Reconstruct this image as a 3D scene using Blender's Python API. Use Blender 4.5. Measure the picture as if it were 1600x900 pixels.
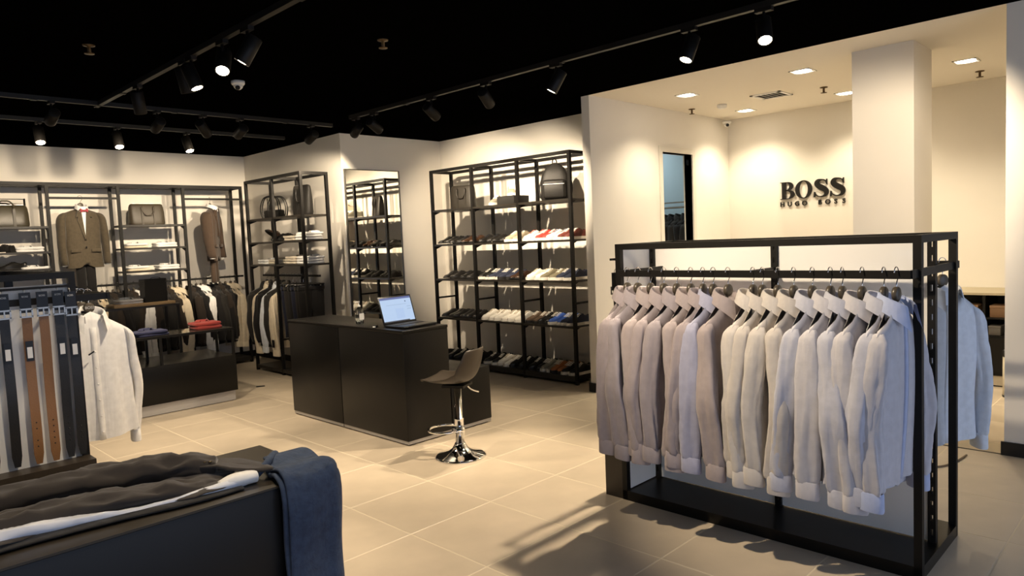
import bpy, math, random
from mathutils import Vector, Matrix, noise
random.seed(7)
for o in list(bpy.data.objects): bpy.data.objects.remove(o, do_unlink=True)
SC = bpy.context.scene
COL = SC.collection
PI = math.pi

# ------------------------------------------------------------------ camera
cam_d = bpy.data.cameras.new('camera')
cam_d.sensor_fit = 'HORIZONTAL'; cam_d.sensor_width = 36.0
cam_d.lens = 1104.12 / 1600 * 36.0
cam_d.clip_start = 0.05; cam_d.clip_end = 100
cam = bpy.data.objects.new('camera', cam_d); COL.objects.link(cam)
_r = Vector((0.69934388, -0.7134601, -0.04350654)); _u = Vector((0.08093612, 0.01856571, 0.99654637)); _f = Vector((0.71018834, 0.70044985, -0.07072851))
cam.matrix_world = Matrix(((_r.x, _u.x, -_f.x, 0), (_r.y, _u.y, -_f.y, 0), (_r.z, _u.z, -_f.z, 1.5), (0, 0, 0, 1)))
SC.camera = cam

# ------------------------------------------------------------------ world: pale daylight of the mall hall, enters through the open shop front (-Y side)
w = bpy.data.worlds.new('world'); SC.world = w; w.use_nodes = True
bg = w.node_tree.nodes['Background']
bg.inputs[0].default_value = (0.62, 0.74, 1.0, 1); bg.inputs[1].default_value = 1.2
SC.view_settings.view_transform = 'Standard'; SC.view_settings.look = 'None'
SC.view_settings.gamma = 1.0; SC.view_settings.use_curve_mapping = False
SC.view_settings.exposure = 0.42
WARM = (1.0, 0.815, 0.585)
SPOT_W = 48.0; PK = 3.1   # PK scales every ceiling spotlight

# ------------------------------------------------------------------ materials
MATS = {}
def mat(name, col, rough=0.6, metal=0.0, spec=0.5, noise_amt=0.0, noise_scale=20.0, bump=0.0, bump_scale=80.0, trans=0.0, ior=1.45, emit=None, estr=0.0, weave=0.0, sheen=0.0, rand=0.0, coat=0.0, folds=0.0):
    if name in MATS: return MATS[name]
    m = bpy.data.materials.new(name); m.use_nodes = True
    nt = m.node_tree; b = nt.nodes['Principled BSDF']
    b.inputs['Base Color'].default_value = (*col, 1); b.inputs['Roughness'].default_value = rough
    b.inputs['Metallic'].default_value = metal; b.inputs['Specular IOR Level'].default_value = spec
    b.inputs['IOR'].default_value = ior
    if trans: b.inputs['Transmission Weight'].default_value = trans
    if sheen: b.inputs['Sheen Weight'].default_value = sheen; b.inputs['Sheen Roughness'].default_value = 0.5
    if coat: b.inputs['Coat Weight'].default_value = coat
    if emit: b.inputs['Emission Color'].default_value = (*emit, 1); b.inputs['Emission Strength'].default_value = estr
    tc = None
    if noise_amt or bump or weave or rand:
        tc = nt.nodes.new('ShaderNodeTexCoord')
    colsock = None
    if noise_amt:
        n = nt.nodes.new('ShaderNodeTexNoise'); n.inputs['Scale'].default_value = noise_scale; n.inputs['Detail'].default_value = 4
        nt.links.new(tc.outputs['Object'], n.inputs['Vector'])
        r = nt.nodes.new('ShaderNodeMapRange'); r.inputs[1].default_value = 0.3; r.inputs[2].default_value = 0.7
        r.inputs[3].default_value = 1 - noise_amt; r.inputs[4].default_value = 1 + noise_amt
        nt.links.new(n.outputs['Fac'], r.inputs[0])
        mx = nt.nodes.new('ShaderNodeVectorMath'); mx.operation = 'SCALE'; mx.inputs[0].default_value = col
        nt.links.new(r.outputs[0], mx.inputs['Scale']); colsock = mx.outputs[0]
    if rand:
        oi = nt.nodes.new('ShaderNodeObjectInfo')
        r2 = nt.nodes.new('ShaderNodeMapRange'); r2.inputs[3].default_value = 1 - rand; r2.inputs[4].default_value = 1 + rand
        nt.links.new(oi.outputs['Random'], r2.inputs[0])
        mx2 = nt.nodes.new('ShaderNodeVectorMath'); mx2.operation = 'SCALE'; mx2.inputs[0].default_value = col
        if colsock: nt.links.new(colsock, mx2.inputs[0])
        nt.links.new(r2.outputs[0], mx2.inputs['Scale']); colsock = mx2.outputs[0]
    if colsock: nt.links.new(colsock, b.inputs['Base Color'])
    h = None
    if weave:
        wv = nt.nodes.new('ShaderNodeTexWave'); wv.inputs['Scale'].default_value = weave; wv.bands_direction = 'Z'
        wv.inputs['Distortion'].default_value = 1.0
        nt.links.new(tc.outputs['Object'], wv.inputs['Vector']); h = wv.outputs['Fac']
    if bump:
        n2 = nt.nodes.new('ShaderNodeTexNoise'); n2.inputs['Scale'].default_value = bump_scale; n2.inputs['Detail'].default_value = 3
        nt.links.new(tc.outputs['Object'], n2.inputs['Vector'])
        bp = nt.nodes.new('ShaderNodeBump'); bp.inputs['Strength'].default_value = bump; bp.inputs['Distance'].default_value = 0.01
        nt.links.new(n2.outputs['Fac'], bp.inputs['Height']); nt.links.new(bp.outputs[0], b.inputs['Normal'])
        if folds:   # long soft creases that run down hanging cloth
            mp = nt.nodes.new('ShaderNodeMapping'); mp.inputs['Scale'].default_value = (1, 1, .09); nt.links.new(tc.outputs['Object'], mp.inputs['Vector'])
            n3 = nt.nodes.new('ShaderNodeTexNoise'); n3.inputs['Scale'].default_value = 20; n3.inputs['Detail'].default_value = 2; nt.links.new(mp.outputs[0], n3.inputs['Vector'])
            b3 = nt.nodes.new('ShaderNodeBump'); b3.inputs['Strength'].default_value = folds; b3.inputs['Distance'].default_value = 0.03
            nt.links.new(n3.outputs['Fac'], b3.inputs['Height']); nt.links.new(b3.outputs[0], bp.inputs['Normal'])
    elif h:
        bp = nt.nodes.new('ShaderNodeBump'); bp.inputs['Strength'].default_value = 0.15; bp.inputs['Distance'].default_value = 0.002
        nt.links.new(h, bp.inputs['Height']); nt.links.new(bp.outputs[0], b.inputs['Normal'])
    MATS[name] = m
    return m
def fabric(name, col, bump=0.25, scale=14, rough=0.85, na=0.06, sheen=0.15, folds=.22):
    return mat(name, col, rough, spec=0.25, noise_amt=na, noise_scale=30, bump=bump, bump_scale=scale, sheen=sheen, folds=folds)

M_WALL = mat('wall_paint', (0.80, 0.76, 0.69), 0.9, spec=0.2, bump=0.03, bump_scale=60, noise_amt=0.015, noise_scale=3)
M_CEIL = mat('black_ceiling_paint', (0.0012, 0.0011, 0.001), 0.95, spec=0.0)
M_WCEIL = mat('cream_ceiling_paint', (0.80, 0.75, 0.66), 0.95, spec=0.1)
M_TILE = mat('beige_porcelain', (0.57, 0.48, 0.365), 0.38, spec=0.5, noise_amt=0.06, noise_scale=5, rand=0.035, bump=0.02, bump_scale=30)
M_GROUT = mat('pale_grout', (0.70, 0.61, 0.46), 0.9)
M_BASE = mat('black_baseboard', (0.008, 0.008, 0.008), 0.5)
M_BLK = mat('black_metal', (0.006, 0.0052, 0.0045), 0.5, spec=0.3)
M_SHELF = mat('black_shelf', (0.020, 0.017, 0.013), 0.38, spec=0.5)
M_LAM = mat('black_laminate', (0.0065, 0.0058, 0.005), 0.36, spec=0.28, noise_amt=0.05)
M_LAMT = mat('dark_bronze_laminate', (0.030, 0.024, 0.017), 0.30, spec=0.6)
M_CHROME = mat('chrome', (0.86, 0.85, 0.83), 0.07, 1.0)
M_STEEL = mat('brushed_steel', (0.55, 0.53, 0.50), 0.3, 1.0)
M_GREYP = mat('grey_plinth', (0.42, 0.40, 0.38), 0.4, 0.3)
M_WHITE = mat('white_panel', (0.84, 0.83, 0.80), 0.55)
M_WPLAST = mat('white_plastic', (0.8, 0.79, 0.76), 0.4)
M_BPLAST = mat('black_plastic', (0.010, 0.010, 0.011), 0.35, spec=.35)
M_HANG = mat('black_hanger', (0.013, 0.012, 0.011), 0.28, spec=0.6)
M_MIRROR = mat('mirror_glass', (0.88, 0.87, 0.82), 0.01, 1.0)
M_LENS = mat('lamp_lens', (1, 0.9, 0.7), 0.5, emit=(1.0, 0.86, 0.62), estr=28)
M_LENSOFF = mat('lamp_lens_rim', (1, 0.9, 0.7), 0.5, emit=(1.0, 0.86, 0.62), estr=9)
M_DOWN = mat('downlight_lens', (1, 0.95, 0.85), 0.5, emit=(1.0, 0.92, 0.75), estr=16)
M_GLASS = mat('clear_glass', (0.97, 0.98, 0.97), 0.02, trans=1.0, ior=1.45)
M_WOOD = mat('light_oak', (0.46, 0.30, 0.14), 0.5, noise_amt=0.15, noise_scale=12)
M_LEATHERB = mat('black_leather', (0.011, 0.010, 0.009), 0.5, spec=0.35, bump=0.15, bump_scale=140)
M_LEATHERG = mat('taupe_leather', (0.055, 0.044, 0.029), 0.42, spec=0.5, bump=0.15, bump_scale=140)

# ------------------------------------------------------------------ helpers
def link(o, parent=None):
    COL.objects.link(o)
    if parent is not None: o.parent = parent
    return o
def props(o, label=None, cat=None, group=None, kind=None):
    if label: o['label'] = label
    if cat: o['category'] = cat
    if group: o['group'] = group
    if kind: o['kind'] = kind
    return o
def thing(name, label, cat, loc=(0, 0, 0), rz=0.0, group=None):
    o = bpy.data.objects.new(name, None); o.empty_display_size = 0.1
    link(o); o.location = loc; o.rotation_euler = (0, 0, rz)
    return props(o, label, cat, group)
class MB:
    def __init__(s): s.v = []; s.f = []; s.mi = []; s.sm = []
    def add(s, vs, fs, smooth=False, mi=0):
        b = len(s.v); s.v += [tuple(p) for p in vs]
        for f in fs: s.f.append([i + b for i in f]); s.mi.append(mi); s.sm.append(smooth)
        return s
    def box(s, x0, x1, y0, y1, z0, z1, mi=0):
        vs = [(x0, y0, z0), (x1, y0, z0), (x1, y1, z0), (x0, y1, z0), (x0, y0, z1), (x1, y0, z1), (x1, y1, z1), (x0, y1, z1)]
        return s.add(vs, [(3, 2, 1, 0), (4, 5, 6, 7), (0, 1, 5, 4), (1, 2, 6, 5), (2, 3, 7, 6), (3, 0, 4, 7)], False, mi)
    def rbox(s, x0, x1, y0, y1, z0, z1, r=0.01, mi=0):   # box with chamfered edges
        cx, cy, cz = (x0 + x1) / 2, (y0 + y1) / 2, (z0 + z1) / 2; hx, hy, hz = (x1 - x0) / 2, (y1 - y0) / 2, (z1 - z0) / 2
        r = min(r, hx * .9, hy * .9, hz * .9); rings = []
        for z, k in ((-hz, r), (-hz + r * .3, r * .3), (-hz + r, 0), (hz - r, 0), (hz - r * .3, r * .3), (hz, r)):
            ax, ay = hx - k, hy - k; rr = max(r - k * .5, r * .3); ring = []
            for qx, qy, a0 in ((1, 1, 0), (-1, 1, PI / 2), (-1, -1, PI), (1, -1, 1.5 * PI)):
                for j in range(4):
                    a = a0 + j * PI / 6
                    ring.append((cx + qx * (ax - rr) + rr * math.cos(a), cy + qy * (ay - rr) + rr * math.sin(a), cz + z))
            rings.append(ring)
        return s.loft(rings, True, True, True, mi)
    def loft(s, rings, cap0=True, cap1=True, smooth=True, mi=0, closed=True):
        n = len(rings[0]); vs = [p for r in rings for p in r]; fs = []
        for i in range(len(rings) - 1):
            for j in range(n if closed else n - 1):
                k = (j + 1) % n
                fs.append((i * n + j, i * n + k, (i + 1) * n + k, (i + 1) * n + j))
        if closed and cap0: fs.append(tuple(range(n - 1, -1, -1)))
        if closed and cap1: fs.append(tuple(range((len(rings) - 1) * n, len(rings) * n)))
        return s.add(vs, fs, smooth, mi)
    def tube(s, pts, r, n=8, caps=True, mi=0, flat=1.0):
        P = [Vector(p) for p in pts]; rings = []; up = None
        for i, p in enumerate(P):
            d = (P[min(i + 1, len(P) - 1)] - P[max(i - 1, 0)]).normalized()
            if up is None:
                up = Vector((0, 0, 1)) if abs(d.z) < .9 else Vector((0, 1, 0))
            x = d.cross(up)
            if x.length < 1e-4: x = d.cross(Vector((1, 0, 0)))
            x.normalize(); y = x.cross(d).normalized(); up = y
            rr = r[i] if isinstance(r, (list, tuple)) else r
            rings.append([p + x * rr * math.cos(2 * PI * k / n) + y * rr * flat * math.sin(2 * PI * k / n) for k in range(n)])
        return s.loft(rings, caps, caps, True, mi)
    def lathe(s, prof, n=24, c=(0, 0, 0), mi=0, smooth=True):
        rings = [[(c[0] + r * math.cos(2 * PI * k / n), c[1] + r * math.sin(2 * PI * k / n), c[2] + z) for k in range(n)] for r, z in prof]
        return s.loft(rings, True, True, smooth, mi)
    def prism(s, poly, axis, a, b, mi=0):   # poly: 2-D outline extruded along an axis
        def P(u, v, t): return {'x': (t, u, v), 'y': (u, t, v), 'z': (u, v, t)}[axis]
        n = len(poly); vs = [P(u, v, a) for u, v in poly] + [P(u, v, b) for u, v in poly]
        fs = [tuple(range(n)), tuple(range(2 * n - 1, n - 1, -1))] + [(i, (i + 1) % n, n + (i + 1) % n, n + i) for i in range(n)]
        return s.add(vs, fs, False, mi)
    def mesh(s, name, mats):
        me = bpy.data.meshes.new(name); me.from_pydata(s.v, [], s.f)
        for m in (mats if isinstance(mats, (list, tuple)) else [mats]): me.materials.append(m)
        me.polygons.foreach_set('material_index', s.mi); me.polygons.foreach_set('use_smooth', s.sm)
        import bmesh
        bm = bmesh.new(); bm.from_mesh(me); bmesh.ops.recalc_face_normals(bm, faces=bm.faces); bm.to_mesh(me); bm.free()
        me.update(); return me
    def build(s, name, mats, parent=None, loc=(0, 0, 0), rz=0.0):
        o = bpy.data.objects.new(name, s.mesh(name, mats)); link(o, parent); o.location = loc; o.rotation_euler = (0, 0, rz); return o
def inst(name, me, parent=None, loc=(0, 0, 0), rot=(0, 0, 0), scale=(1, 1, 1)):
    o = bpy.data.objects.new(name, me); link(o, parent); o.location = loc; o.rotation_euler = rot; o.scale = scale; return o
def bx(name, parent, x0, x1, y0, y1, z0, z1, m):
    return MB().box(x0, x1, y0, y1, z0, z1).build(name, m, parent)
BOXC = {}
def cbox(name, parent, cx, cy, cz, sx, sy, sz, m):   # centred box sharing mesh data between alike pieces
    k = (name, round(sx, 4), round(sy, 4), round(sz, 4), m.name)
    if k not in BOXC: BOXC[k] = MB().box(-sx / 2, sx / 2, -sy / 2, sy / 2, -sz / 2, sz / 2).mesh(name, m)
    return inst(name, BOXC[k], parent, (cx, cy, cz))
def catmull(pts, sub=4):
    P = [tuple(p) for p in pts]; out = []
    for i in range(len(P) - 1):
        p0, p1, p2, p3 = P[max(i - 1, 0)], P[i], P[i + 1], P[min(i + 2, len(P) - 1)]
        for k in range(sub):
            t = k / sub
            out.append(tuple(0.5 * (2 * b + (c - a) * t + (2 * a - 5 * b + 4 * c - d) * t * t + (3 * b - a - 3 * c + d) * t ** 3) for a, b, c, d in zip(p0, p1, p2, p3)))
    out.append(P[-1]); return out
def lerp(tab, t):
    for (a, va), (b, vb) in zip(tab, tab[1:]):
        if t <= b: return va + (vb - va) * (t - a) / (b - a)
    return tab[-1][1]
ORD = ['first', 'second', 'third', 'fourth', 'fifth', 'sixth', 'seventh', 'eighth', 'ninth', 'tenth', 'eleventh', 'twelfth', 'thirteenth', 'fourteenth', 'fifteenth', 'sixteenth', 'seventeenth', 'eighteenth', 'nineteenth', 'twentieth']
def text_mesh(name, s, size, depth, m, parent, M, spacing=1.0, bold=0.0):
    c = bpy.data.curves.new(name, 'FONT'); c.body = s; c.size = size; c.extrude = depth; c.align_x = 'CENTER'; c.align_y = 'CENTER'; c.space_character = spacing; c.offset = bold
    o = bpy.data.objects.new(name, c); COL.objects.link(o)
    dg = bpy.context.evaluated_depsgraph_get(); me = bpy.data.meshes.new_from_object(o.evaluated_get(dg))
    bpy.data.objects.remove(o, do_unlink=True); me.name = name; me.materials.clear(); me.materials.append(m)
    r = bpy.data.objects.new(name, me); link(r, parent); r.matrix_local = M; return r
def aim(dx, dy): return math.atan2(dy, dx)
HC = 2.78

# ================================================================== SETTING
def struct(o): o['kind'] = 'structure'; return o
fl = struct(MB().box(-3.0, 8.0, -3.0, 9.7, -0.05, -0.0008).build('floor', M_GROUT))
T = 0.567; G = 0.006
tile_me = MB().add([(0.002, 0.002, 0), (T - G - .002, 0.002, 0), (T - G - .002, T - G - .002, 0), (.002, T - G - .002, 0), (0, 0, -.0015), (T - G, 0, -.0015), (T - G, T - G, -.0015), (0, T - G, -.0015), (0, 0, -.012), (T - G, 0, -.012), (T - G, T - G, -.012), (0, T - G, -.012)],
                   [(0, 1, 2, 3), (4, 5, 1, 0), (5, 6, 2, 1), (6, 7, 3, 2), (7, 4, 0, 3), (8, 9, 5, 4), (9, 10, 6, 5), (10, 11, 7, 6), (11, 8, 4, 7)]).mesh('tile', M_TILE)
far = MB(); far_n = 0
for i in range(-10, 10):
    for j in range(-8, 15):
        x = 2.69 + i * T; y = 1.20 + j * T
        cx, cy = x + T / 2, y + T / 2
        if cx > 8.0 or cy > 9.7 or cx < -3.0 or cy < -3.0: continue
        d = cx * _f.x + cy * _f.y; lat = cx * _r.x + cy * _r.y
        vis = d > 1.9 and abs(lat) < 0.75 * d + 0.55 and not (cx > 4.8 and cy > 7.2) and not (cx > 6.3 and 4.2 < cy)
        if vis: inst('tile', tile_me, fl, (x, y, 0))
        else: far.box(x, x + T - G, y, y + T - G, -.012, 0)
props(far.build('tile_field', M_TILE, fl), kind='stuff')

def wall(name, x0, x1, y0, y1, z0=0, z1=HC, m=M_WALL): return struct(MB().box(x0, x1, y0, y1, z0, z1).build(name, m))
wall('wall_back', -3.0, 4.6, 9.55, 9.7)
wall('wall_return', 4.5, 4.65, 7.1, 9.55)
wall('wall_mirror', 4.65, 5.98, 7.1, 7.25)
wall('wall_shoes', 5.98, 6.1, 4.18, 7.25)
# divider with the door opening (X 6.48-7.05)
DV = MB(); DV.box(5.26, 6.46, 4.09, 4.18, 0, HC); DV.box(7.06, 7.92, 4.09, 4.18, 0, HC); DV.box(6.46, 7.06, 4.09, 4.18, 2.33, HC)
struct(DV.build('wall_divider', M_WALL))
wall('wall_recess', 7.92, 8.05, -3.0, 7.25)
wall('wall_front_pier', 5.26, 5.36, -3.0, 0.89)
wall('wall_recess_side', 5.36, 7.92, 0.30, 0.40)
wall('wall_left', -3.12, -3.0, -3.0, 9.7)
wall('wall_stockroom', 6.1, 7.92, 6.0, 6.1, m=mat('stockroom_paint', (0.55, 0.66, 0.70), 0.9))
struct(MB().box(-3.12, 5.26, -3.0, 9.7, HC, HC + .12).build('ceiling', M_CEIL))
struct(MB().box(5.26, 8.05, -3.0, 4.18, HC, HC + .12).build('ceiling_recess', M_WCEIL))
struct(MB().box(5.26, 8.05, 4.18, 9.7, HC, HC + .12).build('ceiling_niche', M_CEIL))
pil = struct(MB().box(5.71, 6.17, 1.515, 1.935, 0, HC).build('wall_column', M_WALL))
# baseboards
bbh = 0.085
for n, a in dict(baseboard_back=(-3, 4.49, 9.53, 9.55), baseboard_return=(4.48, 4.5, 7.1, 9.53), baseboard_mirror=(4.5, 5.96, 7.08, 7.1), baseboard_shoes=(5.96, 5.98, 4.2, 7.08),
                 baseboard_divider=(5.245, 5.26, 4.075, 4.195), baseboard_pier=(5.245, 5.26, -3.0, 0.905), baseboard_column=(5.70, 6.18, 1.505, 1.945)).items():
    struct(MB().box(*a, 0, bbh).build(n, M_BASE))
struct(MB().box(5.26, 6.45, 4.075, 4.09, 0, bbh).build('baseboard_recess', M_BASE))
# threshold strip of the recess
st = struct(MB().box(5.268, 5.50, -0.2, 4.07, -.004, 0.0022).build('trim_1', mat('threshold_stone', (0.50, 0.42, 0.30), 0.5, noise_amt=.06, noise_scale=8)))
struct(MB().box(5.256, 5.268, -0.2, 4.07, -.004, 0.003).build('trim_2', mat('threshold_joint', (0.05, 0.04, 0.03), 0.6)))
# door
d = MB()
d.box(6.40, 6.46, 4.075, 4.195, 0, 2.33); d.box(7.06, 7.12, 4.075, 4.195, 0, 2.33); d.box(6.40, 7.12, 4.075, 4.195, 2.33, 2.39)
dr = struct(d.build('door_1', mat('door_paint', (0.74, 0.70, 0.62), .5)))
MB().rbox(7.052, 7.062, 4.12, 4.15, 2.22, 2.28, .004).build('strike_plate', M_BPLAST, dr)
MB().box(6.44, 6.48, 4.195, 4.76, 0.01, 2.32).build('door_leaf', mat('door_paint', (0.74, 0.70, 0.62)), dr)

# ---------------------------------------------------------------- ceiling fixtures of the recess
def downlight(x, y, lab, power=54):
    t = thing('downlight', lab, 'ceiling light', (x, y, HC), group='recessed downlights in the cream ceiling')
    fr = MB(); a = .085
    fr.box(-a, a, -a, -a + .012, -.006, 0); fr.box(-a, a, a - .012, a, -.006, 0); fr.box(-a, -a + .012, -a, a, -.006, 0); fr.box(a - .012, a, -a, a, -.006, 0)
    fr.build('frame', M_WPLAST, t)
    MB().lathe([(.068, -.001), (.068, -.004), (.055, -.006), (.0, -.006)], 20).build('lens', M_DOWN, t)
    l = bpy.data.lights.new('downlight_bulb', 'SPOT'); l.energy = power; l.color = (1, .85, .62); l.spot_size = 2.2; l.spot_blend = .7; l.shadow_soft_size = .06
    lo = bpy.data.objects.new('bulb', l); link(lo, t); lo.location = (0, 0, -.03)
for x, y, lab in ((6.08, 3.55, 'square downlight in cream ceiling above the open doorway'), (6.02, 2.43, 'square downlight in cream ceiling nearest the black ceiling edge'),
                  (7.45, 3.63, 'square downlight in cream ceiling nearest the dome camera'), (7.41, 2.57, 'square downlight half hidden by the column'),
                  (6.85, 1.43, 'square downlight in cream ceiling right of the column')):
    downlight(x, y, lab)
v = thing('ceiling_vent', 'square white ceiling vent with slanted louvre blades', 'vent', (6.82, 3.06, HC))
f = MB(); a = .15
f.box(-a, a, -a, -a + .025, -.01, 0); f.box(-a, a, a - .025, a, -.01, 0); f.box(-a, -a + .025, -a, a, -.01, 0); f.box(a - .025, a, -a, a, -.01, 0); f.build('frame', M_WPLAST, v)
MB().box(-.125, .125, -.125, .125, -.002, 0).build('backing', M_BASE, v)
for k in range(5):
    y = -.095 + k * .047
    MB().prism([(y, -.012), (y + .006, -.012), (y + .03, -.003), (y + .024, -.003)], 'x', -.124, .124).build('slat', M_WPLAST, v)
props(MB().lathe([(.05, 0), (.05, -.025), (.035, -.04), (0, -.04)], 20, (6.87, 3.61, HC)).build('smoke_detector', M_WPLAST), 'round white smoke detector on the cream ceiling', 'detector')
def sprinkler(x, y, lab, m=M_STEEL):
    t = thing('sprinkler', lab, 'sprinkler', (x, y, HC), group='ceiling sprinklers')
    MB().lathe([(.035, 0), (.035, -.006), (.01, -.01), (.01, -.045), (.006, -.05), (0, -.05)], 14).build('body', m, t)
    MB().lathe([(.0, -.05), (.028, -.05), (.028, -.054), (0, -.054)], 14).build('deflector', m, t)
mdk = mat('sprinkler_bronze', (0.12, 0.08, 0.04), .4, .8)
sprinkler(6.82, 3.93, 'small sprinkler on cream ceiling above the doorway', mdk)
sprinkler(6.90, 2.59, 'small sprinkler on cream ceiling above the wall lettering', mdk)
sprinkler(7.43, 1.45, 'small sprinkler on cream ceiling right of the column', mdk)
sprinkler(2.72, 3.73, 'small sprinkler on the black ceiling above the counter', mdk)
sprinkler(1.37, 4.87, 'small sprinkler on the black ceiling at upper left', mdk)
def cctv(x, y, z, lab, n):
    t = thing('dome_camera', lab, 'camera', (x, y, z))
    MB().lathe([(.05, .0), (.05, -.02), (.042, -.03), (0, -.03)], 20).build('base', M_WPLAST, t)
    a = []; 
    MB().lathe([(.036 * math.cos(k * PI / 12), -.03 - .036 * math.sin(k * PI / 12)) for k in range(7)], 18).build('housing', M_WPLAST, t)
    dm = MB().lathe([(.018, 0), (.018, .01), (.012, .018), (0, .018)], 14).build('lens', M_BPLAST, t)
    dv = Vector(n).normalized(); dm.rotation_euler = dv.to_track_quat('Z', 'Y').to_euler(); dm.location = Vector((0, 0, -.035)) + dv * .028
cctv(7.72, 4.0, 2.74, 'white dome security camera in the recess corner', (-.7, -.6, -.4))
cctv(2.49, 5.29, HC, 'white dome security camera on the black ceiling', (-.4, -.6, -.5))

# ================================================================== TRACK LIGHTS
def track(lab, p0, p1):
    t = thing('light_track', lab, 'track', (0, 0, 0))
    v0 = Vector(p0); v1 = Vector(p1)
    if abs(p0[0] - p1[0]) < 1e-3: m = MB().box(p0[0] - .018, p0[0] + .018, p0[1], p1[1], HC - .035, HC)
    else: m = MB().box(p0[0], p1[0], p0[1] - .018, p0[1] + .018, HC - .035, HC)
    m.build('rail', mat('track_metal', (0.006, 0.0055, 0.005), .5), t)
    n = 3
    for k in range(n):
        q = v0.lerp(v1, (k + .5) / n)
        MB().box(q.x - .022, q.x + .022, q.y - .022, q.y + .022, HC - .039, HC - .034).build('joint', M_BLK, t)
track('long black lighting track running over the left of the shop', (1.9, 2.6), (1.9, 6.7))
track('black lighting track running above the counter and shirt rack', (4.0, 0.6), (4.0, 6.1))
track('black lighting track along the suit wall', (0.6, 7.63), (4.1, 7.63))
track('black lighting track crossing the shop ahead of the suit wall', (0.9, 6.60), (4.1, 6.60))
track('black lighting track over the front of the shop', (0.2, 2.2), (1.88, 2.2))
M_HEAD = mat('spot_head_black', (0.008, 0.007, 0.006), .5, spec=.3)
def spot(x, y, tx, ty, tz, lab, power=SPOT_W, size=52, lens=M_LENS, z=2.62, blend=.65, col=WARM):
    t = thing('track_spotlight', lab, 'spotlight', (x, y, HC - .035), group='black ceiling track spotlights')
    o = Vector((0, 0, z - HC + .035)); dv = (Vector((tx, ty, tz)) - Vector((x, y, z))).normalized()
    MB().box(-.018, .018, -.05, .05, -.022, 0).build('adapter', M_HEAD, t)
    MB().lathe([(.009, -.02), (.009, o.z - .01)], 10).build('stem', M_HEAD, t)
    h = MB().lathe([(.0, -.085), (.036, -.085), (.044, -.08), (.044, .075), (.042, .08), (.038, .08), (.036, .06), (0, .06)], 20).build('head', M_HEAD, t)
    h.location = o; h.rotation_euler = dv.to_track_quat('Z', 'Y').to_euler()
    MB().lathe([(.0, .070), (.036, .070), (.036, .076), (.0, .080)], 18).build('lens', lens, h)
    l = bpy.data.lights.new('spot_bulb', 'SPOT'); l.energy = power * PK; l.color = col; l.spot_size = math.radians(size); l.spot_blend = blend; l.shadow_soft_size = .03
    lo = bpy.data.objects.new('bulb', l); link(lo, t); lo.location = o + dv * .11; lo.rotation_euler = (-dv).to_track_quat('Z', 'Y').to_euler()
SP = [
 (1.9, 3.88, 1.1, 4.55, 0.9, 'black spotlight on the left track, nearest the viewer', 36, 66),
 (1.9, 4.21, 1.0, 2.9, 0.5, 'glowing spotlight on the left track, second from the viewer', 34, 60),
 (1.9, 4.68, 2.6, 3.9, 0.0, 'glowing spotlight on the left track, third from the viewer', 30, 60),
 (1.9, 4.80, 2.6, 5.2, 0.0, 'spotlight on the left track, fourth from the viewer, aimed at floor', 34, 75),
 (1.9, 5.68, 2.5, 6.5, 0.3, 'spotlight on the left track, farthest from the viewer', 36, 70),
 (1.678, 7.63, 1.6, 6.6, 0.6, 'glowing spotlight by the suit wall, leftmost of three', 10, 70),
 (2.334, 7.63, 2.3, 6.6, 0.6, 'glowing spotlight by the suit wall, middle of three', 10, 70),
 (3.00, 7.63, 3.2, 6.5, 0.2, 'glowing spotlight by the suit wall, rightmost of three', 10, 75),
 (1.55, 6.60, 1.55, 9.5, 1.65, 'spotlight aimed at the briefcase shelf on the suit wall', 44, 52),
 (2.35, 6.60, 2.35, 9.5, 1.65, 'spotlight aimed at the brown suit on the wall', 44, 52),
 (3.10, 6.60, 3.10, 9.5, 1.65, 'spotlight aimed at the taupe bag on the wall', 44, 52),
 (3.85, 6.60, 3.9, 9.5, 1.55, 'spotlight aimed at the second suit on the wall', 56, 52),
 (4.0, 5.69, 5.98, 6.3, 1.7, 'spotlight above the counter aimed at shoe wall, farthest', 62, 70),
 (4.0, 4.83, 5.98, 5.4, 1.6, 'spotlight above the counter aimed at shoe wall, middle', 62, 70),
 (4.0, 4.14, 5.98, 4.95, 1.5, 'spotlight above the counter aimed at shoe wall, nearest', 58, 56),
 (4.0, 2.31, 2.9, 2.75, 0.0, 'glowing spotlight left of the pair above the shirt rack', 82, 66),
 (4.0, 1.83, 2.8, 1.1, 0.3, 'glowing spotlight right of the pair above the shirt rack', 34, 60),
]
for s in SP: spot(*s[:6], power=s[6], size=s[7])
spot(4.0, 6.0, 4.5, 8.35, 1.7, 'spotlight at the end of track aimed at the corner rack', power=62, size=50)
spot(1.2, 2.2, 0.7, 3.0, 0.6, 'spotlight on the front track above the display table', power=26, size=70)
spot(1.75, 2.2, 3.3, 1.4, 1.05, 'spotlight on the front track aimed at the shirt rack', power=62, size=64)
spot(2.75, 6.60, 4.1, 7.75, 1.5, 'added fill spotlight on the cross track aimed at the corner rack', power=40, size=50)  # lamp added to light the room-facing side of the corner rack
spot(4.0, 0.75, 5.7, 1.75, 1.5, 'added fill spotlight above the shirt rack aimed at the column', power=44, size=70)  # extra fill lamp, added to brighten the front of the column
spot(4.0, 3.4, 3.2, 4.6, 0.2, 'spotlight above the counter stool', power=42, size=75)

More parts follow.
